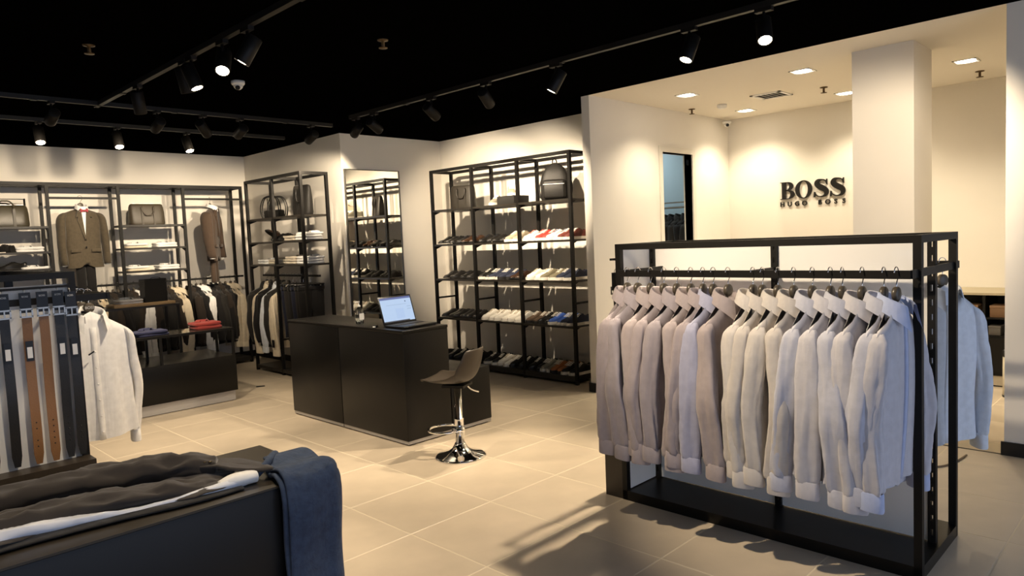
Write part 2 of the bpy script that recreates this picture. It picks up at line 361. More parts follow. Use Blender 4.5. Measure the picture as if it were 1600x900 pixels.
# ================================================================== RACKS
PW = 0.032   # square tube
def post(parent, x, y, z0, z1, name='post', m=M_BLK): return cbox(name, parent, x, y, (z0 + z1) / 2, PW, PW, z1 - z0, m)
def wall_rack(lab, ax, f, r, stops, top, shelves, base, rails=(), nolast=False, sidebars=(), back=0.0):
    """ax: axis the rack runs along; f/r: front/rear coordinate on the other axis; shelves: (z, bay list)"""
    t = thing('wall_rack', lab, 'clothing rack', (0, 0, 0))
    def P(a, b): return (a, b) if ax == 'x' else (b, a)
    def B(name, a0, a1, b0, b1, z0, z1, m=M_BLK):
        (xa, ya), (xb, yb) = P(a0, b0), P(a1, b1)
        x0, x1, y0, y1 = min(xa, xb), max(xa, xb), min(ya, yb), max(ya, yb)
        return cbox(name, t, (x0 + x1) / 2, (y0 + y1) / 2, (z0 + z1) / 2, x1 - x0, y1 - y0, z1 - z0, m)
    h = PW / 2; sg = 1 if r > f else -1
    for a in stops:
        for b in (f, r):
            x, y = P(a, b); post(t, x, y, 0, top)
        B('top_crossbar', a - h, a + h, f + sg * h, r - sg * h, top - PW, top)
        for z in sidebars: B('side_bar', a - .01, a + .01, f + sg * h, r - sg * h, z - .01, z + .01)
    for a, b in zip(stops, stops[1:]):
        for c in (f, r): B('top_rail', a + h, b - h, c - h, c + h, top - PW, top)
        if base: B('base_shelf', a + h, b - h, f - sg * h, r + sg * h, .03, base, M_SHELF)
    for z, bays in shelves:
        for k in bays:
            a, b = stops[k], stops[k + 1]
            B('shelf', a + h, b - h, f - sg * h, r + sg * (h + back), z - .022, z, M_SHELF)
            for e in (a, b):
                s2 = 1 if e == a else -1
                x0 = e + s2 * h; x1 = e + s2 * (h + .03)
                pr = [(f + sg * .0, z - .022), (f + sg * .10, z - .022), (f + sg * .0, z - .06)]
                if ax == 'x': MB().prism(pr, 'x', x0, x0 + s2 * .006).build('bracket', M_BLK, t)
                else: MB().prism(pr, 'y', x0, x0 + s2 * .006).build('bracket', M_BLK, t)
    for z, c, k0, k1 in rails:
        B('hanging_rail', stops[k0] - h, stops[k1] + h, c - .012, c + .012, z - .012, z + .012)
    return t
A_ST = [1.29, 2.02, 2.735, 3.47, 4.21]
wall_rack('long black metal rack of suits and shelves along the back wall', 'x', 9.1, 9.40, A_ST, 2.33,
          [(1.85, [0, 2]), (1.575, [0, 2]), (1.30, [2]), (1.385, [0])], .08, rails=[(1.15, 9.22, 1, 4), (2.16, 9.1, 1, 2), (2.16, 9.1, 3, 4)])
B_ST = [7.1, 7.76, 8.42]
wall_rack('black metal corner rack left of the tall mirror', 'y', 3.97, 4.29, B_ST, 2.33,
          [(1.86, [0, 1]), (1.58, [0, 1]), (1.31, [0, 1])], .07, rails=[(1.17, 4.13, 0, 2)], sidebars=(.42,))
D_ST = [4.475, 5.19, 5.90, 6.605]
wall_rack('tall black metal shoe rack right of the mirror', 'y', 5.41, 5.72, D_ST, 2.335,
          [(1.865, [0, 1, 2]), (1.46, [0, 1, 2]), (1.05, [0, 1, 2]), (.59, [0, 1, 2])], .085, sidebars=(.82,), back=.09)

# ---------------------------------------------------------------- free-standing racks with belt display on one end
def float_rack(lab, x0, x1, y0, y1, h, mid, belt_end, front_out=.13, rear_out=.12, label_panel='cream centre panel'):
    t = thing('display_rack', lab, 'clothing rack', (0, 0, 0)); q = PW / 2; xm = (x0 + x1) / 2 + .01
    for x in (x0, x1):
        for y in (y0, y1): post(t, x, y, 0, h)
        cbox('top_rail', t, x, (y0 + y1) / 2, h - q, PW, y1 - y0 - PW, PW, M_BLK)
    for y in (y0, y1): cbox('top_crossbar', t, (x0 + x1) / 2, y, h - q, x1 - x0 - PW, PW, PW, M_BLK)
    # slotted uprights
    for y in mid:
        pm = MB(); nsl = 21; zz = .055; st = (h - .03 - .055) / nsl; a = .016
        e = .005
        pm.box(xm - a, xm + a, y - a, y - e, .055, h - .03); pm.box(xm - a, xm + a, y + e, y + a, .055, h - .03)
        for k in range(nsl): pm.box(xm - a, xm + a, y - e, y + e, .055 + k * st, .055 + k * st + st * .55)
        pm.build('slotted_upright', M_BLK, t)
    cbox('base_shelf', t, (x0 + x1) / 2, (y0 + y1) / 2, .0275, x1 - x0 + PW, y1 - y0 + PW, .055, M_LAM)
    for a, b in zip(mid, mid[1:]):
        cbox('centre_panel', t, xm + .006, (a + b) / 2, (h + .03) / 2 + .0, .012, b - a - .034, h - .09, M_WHITE)
    # hanging rails: front and rear bars joined by arms at the ends
    for xo in (x0 - front_out + .03, x1 + rear_out - .03):
        cbox('hanging_rail', t, xo, (y0 + y1) / 2 - .03, 1.285, .014, y1 - y0 - .06, .034, M_BLK)
        for y in (mid[0], mid[-1]):
            cbox('rail_arm', t, (xo + xm) / 2, y + (-.02 if y == mid[0] else -.06), 1.285, abs(xo - xm), .012, .034, M_BLK)
        cbox('rail_arm', t, (xo + xm) / 2, mid[len(mid) // 2], 1.285, abs(xo - xm), .012, .02, M_BLK)
    # belt end
    s = 1 if belt_end == y1 else -1
    cbox('end_panel', t, (x0 + x1) / 2, belt_end - s * .012, (.40 + h - .06) / 2 if s < 0 else h * .5 + .015, x1 - x0 - PW, .008, h - .46 if s < 0 else h - .09, M_WHITE)
    cbox('end_box', t, (x0 + x1) / 2 + (0.0 if s < 0 else .0), belt_end + s * (.016 + .06), .23, x1 - x0 + PW * .8, .12, .46, mat('espresso_laminate', (.028, .021, .014), .4))
    cbox('belt_bar', t, (x0 + x1) / 2, belt_end + s * .06, 1.355, x1 - x0, .012, .012, M_BLK)
    for x in (x0 + .02, x1 - .02): cbox('bar_arm', t, x, belt_end + s * .035, 1.355, .01, .05, .012, M_BLK)
    return t
RX0, RX1, RY0, RY1 = 3.20, 3.755, 0.835, 2.315
float_rack('black metal shirt rack on the right with rows of hanging shirts', RX0, RX1, RY0, RY1, 1.44, [RY0 + .02, 1.56, RY1 - .03], RY1)
LX0, LX1, LY0, LY1 = 0.46, 1.005, 4.20, 5.70
float_rack('black metal display rack at far left with belts on its end', LX0, LX1, LY0, LY1, 1.425, [LY0 + .03, 4.95, LY1 - .03], LY0, rear_out=.20)

# ---------------------------------------------------------------- belts
def belt(x, y, s, lab, col, z0, z1, tag=True, buckle=True, rz=0):
    t = thing('belt', lab, 'belt', (x, y, 0), rz, 'leather belts hanging on a bar')
    ml = mat('belt_' + col[0], col[1], .42, bump=.1, bump_scale=150)
    st = MB(); w2 = .021; n = 14; rings = []
    for k in range(n + 1):
        z = z0 + (z1 - z0) * k / n; yy = .006 * math.sin(k * .5 + x * 20)
        tw = w2 if k else w2 * .6
        rings.append([(-tw, yy - .002, z), (tw, yy - .002, z), (tw, yy + .002, z), (-tw, yy + .002, z)])
    st.loft(rings, smooth=False); b = st.build('strap', ml, t)
    for k in range(5):
        MB().lathe([(.0035, 0), (.0035, .001), (0, .001)], 8).build('hole', M_BASE, b, (0, 0, 0)).matrix_local = Matrix.Translation((0, .006 * math.sin(1 * .5 + x * 20) * s - .0035, z0 + .09 + k * .03)) @ Matrix.Rotation(PI / 2, 4, 'X')
    if buckle:
        bk = MB(); zb = z1
        bk.box(-.028, .028, -.010, -.004, zb - .004, zb + .004); bk.box(-.028, .028, -.010, -.004, zb + .034, zb + .042)
        bk.box(-.028, -.021, -.010, -.004, zb, zb + .038); bk.box(.021, .028, -.010, -.004, zb, zb + .038); bk.box(-.003, .003, -.012, -.006, zb, zb + .038)
        bk.build('buckle', mat('buckle_steel', (.30, .28, .25), .3, 1.0), t)
    hg = MB().box(-.024, .024, -.003, .003, z1 + .02, z1 + .12); hg.build('hanger_card', M_BPLAST, t)
    text_mesh('card_print', 'BOSS', .012, .0004, M_WPLAST, t, Matrix.Translation((0, -.0036 , z1 + .10)) @ Matrix.Rotation(PI / 2, 4, 'X'))
    MB().tube(catmull([(0, 0, z1 + .11), (0, .0, z1 + .13), (0, .012, z1 + .142), (0, .022, z1 + .13)], 4), .002, 6).build('hook', M_STEEL, t)
    if tag:
        tg = MB().box(-.016, .016, -.009, -.007, z1 - .22, z1 - .12).build('price_tag', M_BPLAST, t)
        MB().box(-.011, .011, -.0096, -.0088, z1 - .205, z1 - .15).build('label', M_WPLAST, tg)
    return t
BR = ('tan_leather', (.23, .11, .04)); BK = ('black_leather', (.012, .011, .010))
zb = 1.215
for x, c, lab, z0, tg in ((.535, BR, 'tan leather belt at far left of the belt display', .478, False), (.61, BK, 'black leather belt left of the tagged tan belt', .475, False), (.700, BK, 'black leather belt just left of the two tan belts', .478, True), (.790, BR, 'tan leather belt with white barcode tag, left one of two', .475, True), (.862, BR, 'tan leather belt beside the tagged tan belt, right one', .475, False),
                     (.930, BK, 'black leather belt right of the two tan belts', .475, True), (.985, BK, 'black leather belt against the right post of the belt display', .475, True)):
    belt(x, LY0 - .045, 1, lab, c, z0, zb if x < .95 else zb - .01, tg)
for k, x in enumerate((3.24, 3.34, 3.44)):
    belt(x, RY1 + .065, 1, f'black belt hanging on left end of shirt rack, {ORD[k]} from the front', BK, .48, 1.16, False, rz=PI)

# ================================================================== GARMENTS
GC = {}
def garment_meshes(kind, seed, m, m2, hero=False):
    """local frame: hook centre at the origin, shoulders along x, front towards -y"""
    key = (kind, seed, m.name, m2.name if m2 else '', hero)
    if key in GC: return GC[key]
    R = random.Random(seed * 13 + 5); P = {}
    jk = kind == 'jacket'
    hem = (-.84 if not jk else -.83) + R.uniform(-.02, .02); hw = .212 if not jk else .228; dep = .034 if not jk else .052
    zn = -.098 if not jk else -.105
    def ztop(x): return zn - .005 - (.130 if not jk else .085) * (min(abs(x), .23) / .215) ** 1.12
    ph = R.uniform(0, 6); ph2 = R.uniform(0, 6); N = 36; rings = []
    for i in range(17):
        t = i / 16
        w_ = hw * lerp([(0, 1.06), (.3, .97), (.6, .98), (.85, 1.02), (1, 1.0)], t)
        dd = dep * lerp([(0, 1.15), (.4, 1.0), (.75, 1.05), (.9, .98), (.97, .80), (1, .42)], t); ring = []
        for j in range(N):
            u = 2 * PI * j / N; c, s_ = math.cos(u), math.sin(u)
            x = w_ * math.copysign(abs(c) ** .85, c)
            fold = (.013 * math.sin(26 * x + ph) + .008 * math.sin(55 * x + ph2 + t * 3)) * (1 - t) ** .7
            y = dd * s_ + fold * (.3 + .7 * abs(s_)) + .010 * math.sin(5 * t + ph)*(1-t)
            z = hem + t * (ztop(x) - hem) + (.012 * math.cos(2 * u) * (1 - t))
            ring.append((x, y, z))
        rings.append(ring)
    P['body'] = (MB().loft(rings, False, True).mesh('body', m), None)
    yfront = [min(p[1] for p in r if abs(p[0]) < .03) for r in rings]
    # sleeves
    for sx in (-1, 1):
        e = R.uniform(-.01, .03); yo = R.uniform(-.045, .03); y1 = yo + R.uniform(-.02, .05); zend = -.855 + R.uniform(-.02, .02) if not jk else -.80
        path = [(.185, 0, -.222, .012, .018), (.197, 0, -.240, .020, .034), (.208, .0, -.275, .026, .043), (.220, yo * .4, -.39, .030, .049), (.236 + e, yo, -.56, .030, .052), (.232 + e * .6, (yo + y1) / 2, -.70, .027, .051), (.226, y1, zend + .03, .026, .050), (.224, y1, zend, .023, .045)]
        if jk: path = [(.185, 0, -.203, .014, .02), (.198, 0, -.218, .026, .040), (.212, .0, -.25, .034, .052), (.222, yo * .4, -.38, .038, .056), (.236 + e, yo, -.56, .036, .053), (.232 + e * .6, (yo + y1) / 2, -.70, .034, .050), (.226, y1, zend + .03, .032, .048), (.224, y1, zend, .027, .042)]
        tw = R.uniform(-.5, .1)
        if jk: path = [(a, b, c, d_ * 1.12, e_ * 1.08) for a, b, c, d_, e_ in path]
        pp = catmull(path, 5); rg = []; n = 30; p1 = R.uniform(0, 6)
        for k, (x, y, z, rx, ry) in enumerate(pp):
            ring = []; tt = k / (len(pp) - 1)
            for j in range(n):
                u = 2 * PI * j / n
                wr = 1 + .16 * math.sin(3 * u + p1 + tt * 5) * min(1, tt * 2) + .07 * math.sin(5 * u + p1 * 2 - tt * 4) * tt + .22 * noise.noise((math.cos(u) * 2.2 + sx, math.sin(u) * 2.2 + seed, z * 5)) * min(1, tt * 3) + .10 * noise.noise((math.cos(u) * 3, math.sin(u) * 3 + seed, z * 22))
                cu, su = math.cos(u), math.sin(u)
                if not jk: cu, su = math.copysign(abs(cu) ** .7, cu), math.copysign(abs(su) ** .8, su)
                ax_, ay_ = rx * wr * cu, ry * (.92 if not jk else 1.0) * wr * su
                if not jk: a_ = tw * min(1, tt * 2); ax_, ay_ = ax_ * math.cos(a_) - ay_ * math.sin(a_), ax_ * math.sin(a_) + ay_ * math.cos(a_)
                ring.append((sx * (x + ax_), y + ay_, z))
            rg.append(ring)
        cf = None
        if not jk:
            x, y, z = path[-1][:3]; rc = []
            for zz, k in ((z + .010, .96), (z + .004, 1.06), (z - .060, 1.08), (z - .066, 1.04)):
                rr_ = []
                for j in range(n):
                    u = 2 * PI * j / n; ax_, ay_ = .026 * k * math.copysign(abs(math.cos(u)) ** .7, math.cos(u)), .044 * k * math.copysign(abs(math.sin(u)) ** .8, math.sin(u))
                    rr_.append((sx * (x + ax_ * math.cos(tw) - ay_ * math.sin(tw)), y + ax_ * math.sin(tw) + ay_ * math.cos(tw), zz + .004 * math.sin(u)))
                rc.append(rr_)
            cf = MB().loft(rc, False, False).mesh('cuff', m2 or m)
        P['sleeve' + str(sx)] = (MB().loft(rg, True, jk).mesh('sleeve', m), cf)
    # collar
    if not jk or True:
        rows = []; nn = 22; rr = .066; span = 2.5 if not jk else 2.2
        for row in range(5):
            r_ = []
            for k in range(nn + 1):
                a = PI / 2 + span * (2 * k / nn - 1); fr = abs(2 * k / nn - 1)
                zt = -.070 - .055 * fr ** 1.6; rx = rr * (1 + .10 * fr); ry = rr * .9
                fall = .052 + .050 * fr ** 3
                off, dz = [(-.004, -.045), (-.002, -.004), (.004, .0), (.010, -.006), (.024 + .008 * fr, -fall)][row]
                r_.append(((rx + off) * math.cos(a), (ry + off) * math.sin(a) - .004, zt + dz))
            rows.append(r_)
        P['collar'] = (MB().loft(rows, closed=False).mesh('collar', m2 or m), None)
    # placket on the front
    pl = []
    for i, r in enumerate(rings):
        if i > 14: break
        z = [p for p in r if abs(p[0]) < .03 and p[1] == yfront[i]][0][2]
        pl.append([(-.016, yfront[i] - .004, z), (.016, yfront[i] - .004, z), (.016, yfront[i] + .004, z), (-.016, yfront[i] + .004, z)])
    P['placket'] = (MB().loft(pl).mesh('placket', m2 or m), None)
    P['_front'] = [(r[0][1], r[0][2]) for r in pl]
    if jk:
        lp = MB()
        for sx in (-1, 1):
            y = -.052
            lp.prism([(sx * .03, -.15), (sx * .075, -.19), (sx * .085, -.24), (sx * .065, -.235), (sx * .07, -.26), (sx * .006, -.44), (sx * .0, -.40)], 'y', y - .004, y + .02)
        P['lapel'] = (lp.mesh('lapel', m2 or m), None)
    GC[key] = P
    return P
HANG = {}
def hanger_meshes():
    if HANG: return HANG
    rings = []; n = 12
    for k in range(25):
        x = -.195 + .39 * k / 24; ax = abs(x) / .195
        zc = -.150 - .098 * ax ** 1.25; hh = .016 + .010 * max(0, 1 - ax * 2.2) + .006 * (ax > .6) * (ax - .6); th = .006 + .005 * ax
        rings.append([(x, th * math.cos(2 * PI * j / n), zc + hh * math.sin(2 * PI * j / n)) for j in range(n)])
    HANG['arm'] = MB().loft(rings).mesh('shoulder_bar', M_HANG)
    HANG['head'] = MB().lathe([(.0, -.011), (.025, -.011), (.029, -.008), (.030, 0), (.029, .008), (.025, .011), (0, .011)], 20).mesh('head', mat('hanger_head', (.075, .062, .046), .35))
    pts = catmull([(0, 0, -.13), (0, 0, -.055), (.006, 0, -.035), (.021, 0, -.014), (.024, 0, .006), (.014, 0, .022), (-.002, 0, .0265), (-.017, 0, .02), (-.022, 0, .004)], 4)
    HANG['hook'] = MB().tube(pts, .0022, 8).mesh('hook', M_CHROME)
    return HANG
def hanger(loc, rz, lab, group=None, scale=1.0, text=False):
    H = hanger_meshes(); t = thing('clothes_hanger', lab, 'hanger', loc, rz, group)
    t.scale = (scale,) * 3
    inst('shoulder_bar', H['arm'], t); o = inst('head', H['head'], t, (0, 0, -.082), (PI / 2, 0, 0)); inst('hook', H['hook'], t)
    if text: text_mesh('hanger_print', 'BOSS', .022, .0005, mat('silver_print', (.5, .5, .5), .4), t, Matrix.Translation((0, -.0125, -.082)) @ Matrix.Rotation(PI / 2, 4, 'X'))
    return t
def garment(kind, seed, loc, rz, m, lab, m2=None, group=None, hang_lab=None, hang_group=None, hero=False, scale=1.0, cat=None):
    P = garment_meshes(kind, seed, m, m2, hero)
    nm = {'shirt': 'dress_shirt', 'jacket': 'suit_jacket'}[kind]
    t = thing(nm, lab, cat or {'shirt': 'shirt', 'jacket': 'jacket'}[kind], loc, rz, group); t.scale = (scale,) * 3
    for k, v in P.items():
        if k[0] == '_': continue
        nmk = 'sleeve' if k.startswith('sleeve') else k
        o = inst(nmk, v[0], t)
        if v[1]: inst('cuff', v[1], o)
    if kind == 'shirt' and hero:
        for k in range(1, 12, 2):
            y, z = P['_front'][k]
            b = MB().lathe([(0, 0), (.006, 0), (.006, .002), (0, .003)], 10).build('button', M_WPLAST, t); b.matrix_local = Matrix.Translation((0, y, z)) @ Matrix.Rotation(PI / 2, 4, 'X')
    if hang_lab: hanger(loc, rz, hang_lab, hang_group, scale, text=hero)
    return t
MAUVE = [fabric('mauve_cotton_a', (.31, .27, .285)), fabric('mauve_cotton_b', (.29, .26, .285)), fabric('mauve_cotton_c', (.33, .285, .29))]
BLUEG = fabric('blue_grey_cotton', (.33, .34, .46))
IVORY = [fabric('ivory_cotton_a', (.50, .465, .44)), fabric('ivory_cotton_b', (.52, .49, .47))]
PALEB = [fabric('pale_blue_cotton_a', (.50, .49, .53)), fabric('pale_blue_cotton_b', (.46, .47, .55))]
WHITEC = fabric('white_cotton', (.78, .77, .75)); LBLUE = fabric('light_blue_cotton', (.72, .76, .82)); CREAM = fabric('cream_cotton', (.72, .62, .46)); SKYB = fabric('sky_blue_cotton', (.42, .48, .68))
CHAR = fabric('charcoal_wool', (.020, .018, .016)); DBRN = fabric('dark_brown_wool', (.028, .021, .016)); NAVY = fabric('navy_wool', (.012, .014, .028)); BLKW = fabric('black_wool', (.010, .009, .009))
BROWNW = fabric('brown_tweed', (.078, .062, .041), na=.12); BROWN2 = fabric('brown_wool', (.060, .040, .028))
hooks = [2.195, 2.129, 2.05, 1.97, 1.895, 1.816, 1.75, 1.695, 1.618, 1.494, 1.448, 1.376, 1.304, 1.222, 1.146, 1.097, 1.018, .935, .888]
XR = RX0 - .10
for k, y in enumerate(hooks):
    R = random.Random(k)
    if k < 9:
        m = MAUVE[k % 3] if k != 7 else BLUEG
        lab = f'mauve long-sleeved shirt, {ORD[k]} from the left on the shirt rack' if k != 7 else 'bluish grey shirt among the mauve ones, eighth from rack left'
        g = 'mauve shirts on the front rail'
    elif k < 13: m = IVORY[k % 2]; lab = f'ivory long-sleeved shirt, {ORD[k - 9]} one right of the mauve shirts'; g = 'ivory shirts on the front rail'
    else: m = PALEB[k % 2]; lab = f'pale speckled shirt, {ORD[k - 13]} one right of the ivory shirts'; g = 'pale shirts on the front rail'
    if k == 18: lab = 'pale speckled shirt showing its blue placket at rack front end'
    garment('shirt', k % 7 + 1, (XR, y, 1.29), R.uniform(-.07, .07), m, lab, group=g, m2=(SKYB if k == 18 else None),
            hang_lab=f'black hanger with steel hook, {ORD[k]} from left on shirt rack', hang_group='black hangers on the shirt rack')
XB = RX1 + .09
for k, (y, m) in enumerate(((.90, LBLUE), (1.0, WHITEC), (1.10, LBLUE), (1.22, WHITEC))):
    garment('shirt', k + 2, (XB, y, 1.29), -.5 + .16 * k, m, f'{"light blue" if m is LBLUE else "white"} shirt behind the rack, {ORD[k]} from the near end', group='shirts on the rear rail',
            hang_lab=f'black hanger on the rear rail, {ORD[k]} from the near end', hang_group='black hangers on the rear rail')
# left rack: white shirt facing the viewer, more hangers behind it
wl = garment('shirt', 3, (1.185, 4.62, 1.285), .10, WHITEC, 'white dress shirt hanging beside the belt display, front towards viewer', m2=WHITEC, hang_lab='black hanger inside the white shirt beside the belts', hero=True)
MB().box(-.028, .028, -.0, .002, -.115, -.10).build('neck_label', M_BPLAST, wl, (0, .040, 0))
tgx = MB().box(-.018, .018, -.002, 0, -.004, .004).build('stitched_tab', M_BPLAST, wl, (-.03, -.062, -.34)); tgx.rotation_euler = (0, -.5, 0)
for k in range(5):
    hanger((1.185, 4.76 + .09 * k, 1.285), .05, f'empty black hanger behind the white shirt, {ORD[k]} in the row', 'empty hangers behind the white shirt')

# rack A garments on the long rail
railA = [(2.405, 'd'), (2.464, 'c'), (2.517, 'c'), (2.571, 'd'), (2.632, 'd'), (2.687, 'd'), (2.80, 'd'), (2.86, 'd'), (2.926, 'w'), (2.984, 'w'), (3.06, 'd'), (3.13, 'd'), (3.20, 'd'), (3.27, 'd'), (3.342, 'c'), (3.40, 'c'), (3.537, 'd'), (3.60, 'd'), (3.66, 'w'), (3.715, 'w'), (3.787, 'd'), (3.85, 'd'), (3.91, 'd'), (3.98, 'd'), (4.048, 'c'), (4.11, 'c')]
cnt = {'d': 0, 'c': 0, 'w': 0}
for k, (x, c) in enumerate(railA):
    n = cnt[c]; cnt[c] += 1
    if c == 'd': garment('jacket', k % 4 + 1, (x, 9.22, 1.15), PI / 2 + random.uniform(-.08, .08), [CHAR, DBRN, BLKW][k % 3], f'dark suit jacket on the back wall rail, {ORD[n]} from the left', group='dark jackets on the back rail')
    else: garment('shirt', k % 5 + 1, (x, 9.22, 1.15), PI / 2 + random.uniform(-.08, .08), WHITEC if c == 'w' else CREAM, f'{"white" if c == "w" else "cream"} shirt on the back wall rail, {ORD[n]} {"white" if c == "w" else "cream"} one from left', group='light shirts on the back rail')
    hanger((x, 9.22, 1.15), PI / 2, f'hanger on the back wall rail, {ORD[k] if k < 20 else "the " + ORD[25 - k] + " counted"} from {"left" if k < 20 else "the right end"}', 'hangers on the back rail')
# rack B garments
Bg = [(8.36, 'jacket', CHAR, 'dark suit jacket deepest in the corner rack'), (8.26, 'shirt', CREAM, 'cream shirt deepest in the corner rack'), (8.14, 'jacket', BLKW, 'black jacket left of the pale blue shirt in corner rack'), (8.03, 'shirt', LBLUE, 'pale blue shirt between dark jackets in the corner rack'), (7.93, 'jacket', CHAR, 'charcoal jacket between the blue and cream shirts'), (7.82, 'shirt', CREAM, 'cream shirt with black tag in the corner rack')]
for k, (y, kind, m, lab) in enumerate(Bg):
    g = garment(kind, k % 4 + 2, (4.13, y, 1.17), random.uniform(-.05, .05), m, lab, hang_lab=f'hanger on the corner rack rail, {ORD[k]} from the far end', hang_group='hangers on the corner rack')
    if k == 5:
        tg = MB().box(-.003, .0, -.03, .03, -.09, 0).build('price_tag', M_BPLAST, g, (-.262, -.05, -.74))
def trousers(loc, rz, m, lab, hang_lab, L=.62, group=None):
    h = thing('trouser_hanger', hang_lab, 'hanger', loc, rz, 'clip hangers in the corner rack')
    inst('hook', hanger_meshes()['hook'], h)
    MB().tube([(0, 0, -.075), (0, 0, -.10)], .004, 8).build('neck', M_HANG, h)
    MB().tube([(-.17, 0, -.10), (.17, 0, -.10)], .009, 8).build('bar', M_HANG, h)
    for s in (-1, 1): MB().rbox(s * .15 - .012, s * .15 + .012, -.016, .016, -.145, -.095, .005).build('clip', M_BPLAST, h)
    t = thing('trousers', lab, 'trousers', loc, rz, group)
    for s in (-1, 1):
        rg = []
        for k in range(10):
            z = -.125 - L * k / 9; a = .085 - .02 * k / 9; d_ = .016 + .008 * math.sin(k * .7); rg.append([(s * .078 + a * math.cos(2 * PI * j / 14) * (1 + .04 * math.sin(k)), .018 * math.sin(k * .8 + s) * k / 9 + d_ * math.sin(2 * PI * j / 14), z) for j in range(14)])
        MB().loft(rg).build('leg', m, t)
    MB().rbox(-.165, .165, -.020, .020, -.165, -.122, .008).build('waistband', m, t)
for k, y in enumerate((7.70, 7.62, 7.54, 7.46, 7.38, 7.30)):
    trousers((4.13, y, 1.17), .04 * (-1) ** k, [NAVY, CHAR, BLKW][k % 3], f'dark folded trousers in the corner rack, {ORD[k]} right of the cream shirt', f'black clip hanger in the corner rack, {ORD[k]} right of cream shirt', L=.60 + .03 * (k % 3), group='dark trousers in the corner rack')

# ---------------------------------------------------------------- displayed suits
def suit(loc, rz, m, lab, tie, trm, s=.95):
    t = thing('display_suit', lab, 'suit', loc, rz); t.scale = (s * .87, s, s)
    R = random.Random(3); N = 40; rings = []; hem = -.83; zn = -.115
    def ztop(x): return zn - .075 * (min(abs(x), .25) / .24) ** 1.2
    for i in range(21):
        q = i / 20; w_ = .225 * lerp([(0, 1.04), (.35, .95), (.6, .97), (.85, 1.03), (1, 1.02)], q); dd = .085 * lerp([(0, .8), (.4, .85), (.75, 1.05), (.9, .8), (.97, .42), (1, .12)], q); ring = []
        for j in range(N):
            u = 2 * PI * j / N; c, s_ = math.cos(u), math.sin(u); x = w_ * math.copysign(abs(c) ** .8, c)
            y = dd * s_ + .008 * math.sin(18 * x + 1) * (1 - q) * abs(s_); z = hem + q * (ztop(x) - hem)
            if i == 0 and s_ < 0: z += .06 * math.exp(-(x / .05) ** 2)
            ring.append((x, y, z))
        rings.append(ring)
    MB().loft(rings, False, True).build('body', m, t)
    for sx in (-1, 1):
        pp = catmull([(.20, 0, -.175, .02, .03), (.225, 0, -.20, .045, .06), (.25, 0, -.27, .054, .075), (.262, -.01, -.42, .052, .072), (.268, -.02, -.58, .048, .066), (.262, -.05, -.79, .042, .056)], 3); rg = []
        for k, (x, y, z, rx, ry) in enumerate(pp):
            rg.append([(sx * (x + rx * (1 + .05 * math.sin(3 * 2 * PI * j / 18 + z * 20)) * math.cos(2 * PI * j / 18)), y + ry * math.sin(2 * PI * j / 18), z) for j in range(18)])
        so = MB().loft(rg).build('sleeve', m, t)
        MB().lathe([(.036, 0), (.036, -.014), (.03, -.016)], 16, (sx * .262, -.05, -.787)).build('shirt_cuff', WHITEC, so)
        lp = MB(); y = -.094
        lp.prism([(sx * .035, -.125), (sx * .075, -.165), (sx * .10, -.235), (sx * .072, -.225), (sx * .085, -.265), (sx * .008, -.50), (sx * .0, -.47)], 'y', y - .006, y + .035)
        lp.build('lapel', m, t)
        MB().rbox(sx * .125 - .06, sx * .125 + .06, -.088, -.074, -.645, -.605, .004).build('pocket_flap', m, t)
    sh = MB(); sh.prism([(-.042, -.105), (.042, -.105), (.07, -.20), (.0, -.46), (-.07, -.20)], 'y', -.088, -.060); sh.build('shirt_front', WHITEC, t)
    rows = []
    for row in range(4):
        r_ = []
        for k in range(23):
            a = PI / 2 + 2.6 * (2 * k / 22 - 1); fr = abs(2 * k / 22 - 1); off, dz = [(-.004, -.05), (.0, 0), (.008, -.002), (.022, -.04 - .03 * fr ** 3)][row]
            r_.append(((.060 + off) * math.cos(a), (.058 + off) * math.sin(a) - .02 - .02 * fr, -.058 - .045 * fr ** 1.5 + dz))
        rows.append(r_)
    MB().loft(rows, closed=False).build('shirt_collar', WHITEC, t)
    if tie == 'bow':
        bt = MB(); mt = fabric('red_silk', (.30, .05, .06))
        for sx in (-1, 1): bt.prism([(sx * .006, -.150), (sx * .045, -.130), (sx * .050, -.150), (sx * .045, -.175), (sx * .006, -.160)], 'y', -.118, -.098)
        bt.rbox(-.011, .011, -.122, -.096, -.166, -.144, .004); bt.build('bow_tie', mt, t)
    else:
        MB().prism([(-.012, -.14), (.012, -.14), (.026, -.40), (0, -.45), (-.026, -.40)], 'y', -.098, -.088).build('necktie', NAVY, t)
    for z in (-.49, -.585): 
        b = MB().lathe([(0, 0), (.011, 0), (.011, .003), (0, .004)], 12).build('button', BLKW, t); b.matrix_local = Matrix.Translation((0, -.092, z)) @ Matrix.Rotation(PI / 2, 4, 'X')
    if trm:
        for sx in (-1, 1):
            rg = []
            for k in range(8):
                z = -.70 - .42 * k / 7; rg.append([(sx * .062 + .06 * math.cos(2 * PI * j / 14), .035 * math.sin(2 * PI * j / 14), z) for j in range(14)])
            MB().loft(rg).build('trouser_leg', trm, t)
    return t
suit((2.335, 9.09, 2.16), .05, BROWNW, 'brown suit with white shirt and red bow tie on the back wall', 'bow', BLKW)
hanger((2.335, 9.09, 2.16), .05, 'hanger of the bow tie suit on the back wall', None, 1.0)
suit((3.80, 9.10, 2.16), .9, BROWN2, 'brown suit turned sideways on the back wall by the corner', 'tie', BROWN2)
hanger((3.80, 9.10, 2.16), .9, 'hanger of the sideways brown suit by the corner', None, 1.0)

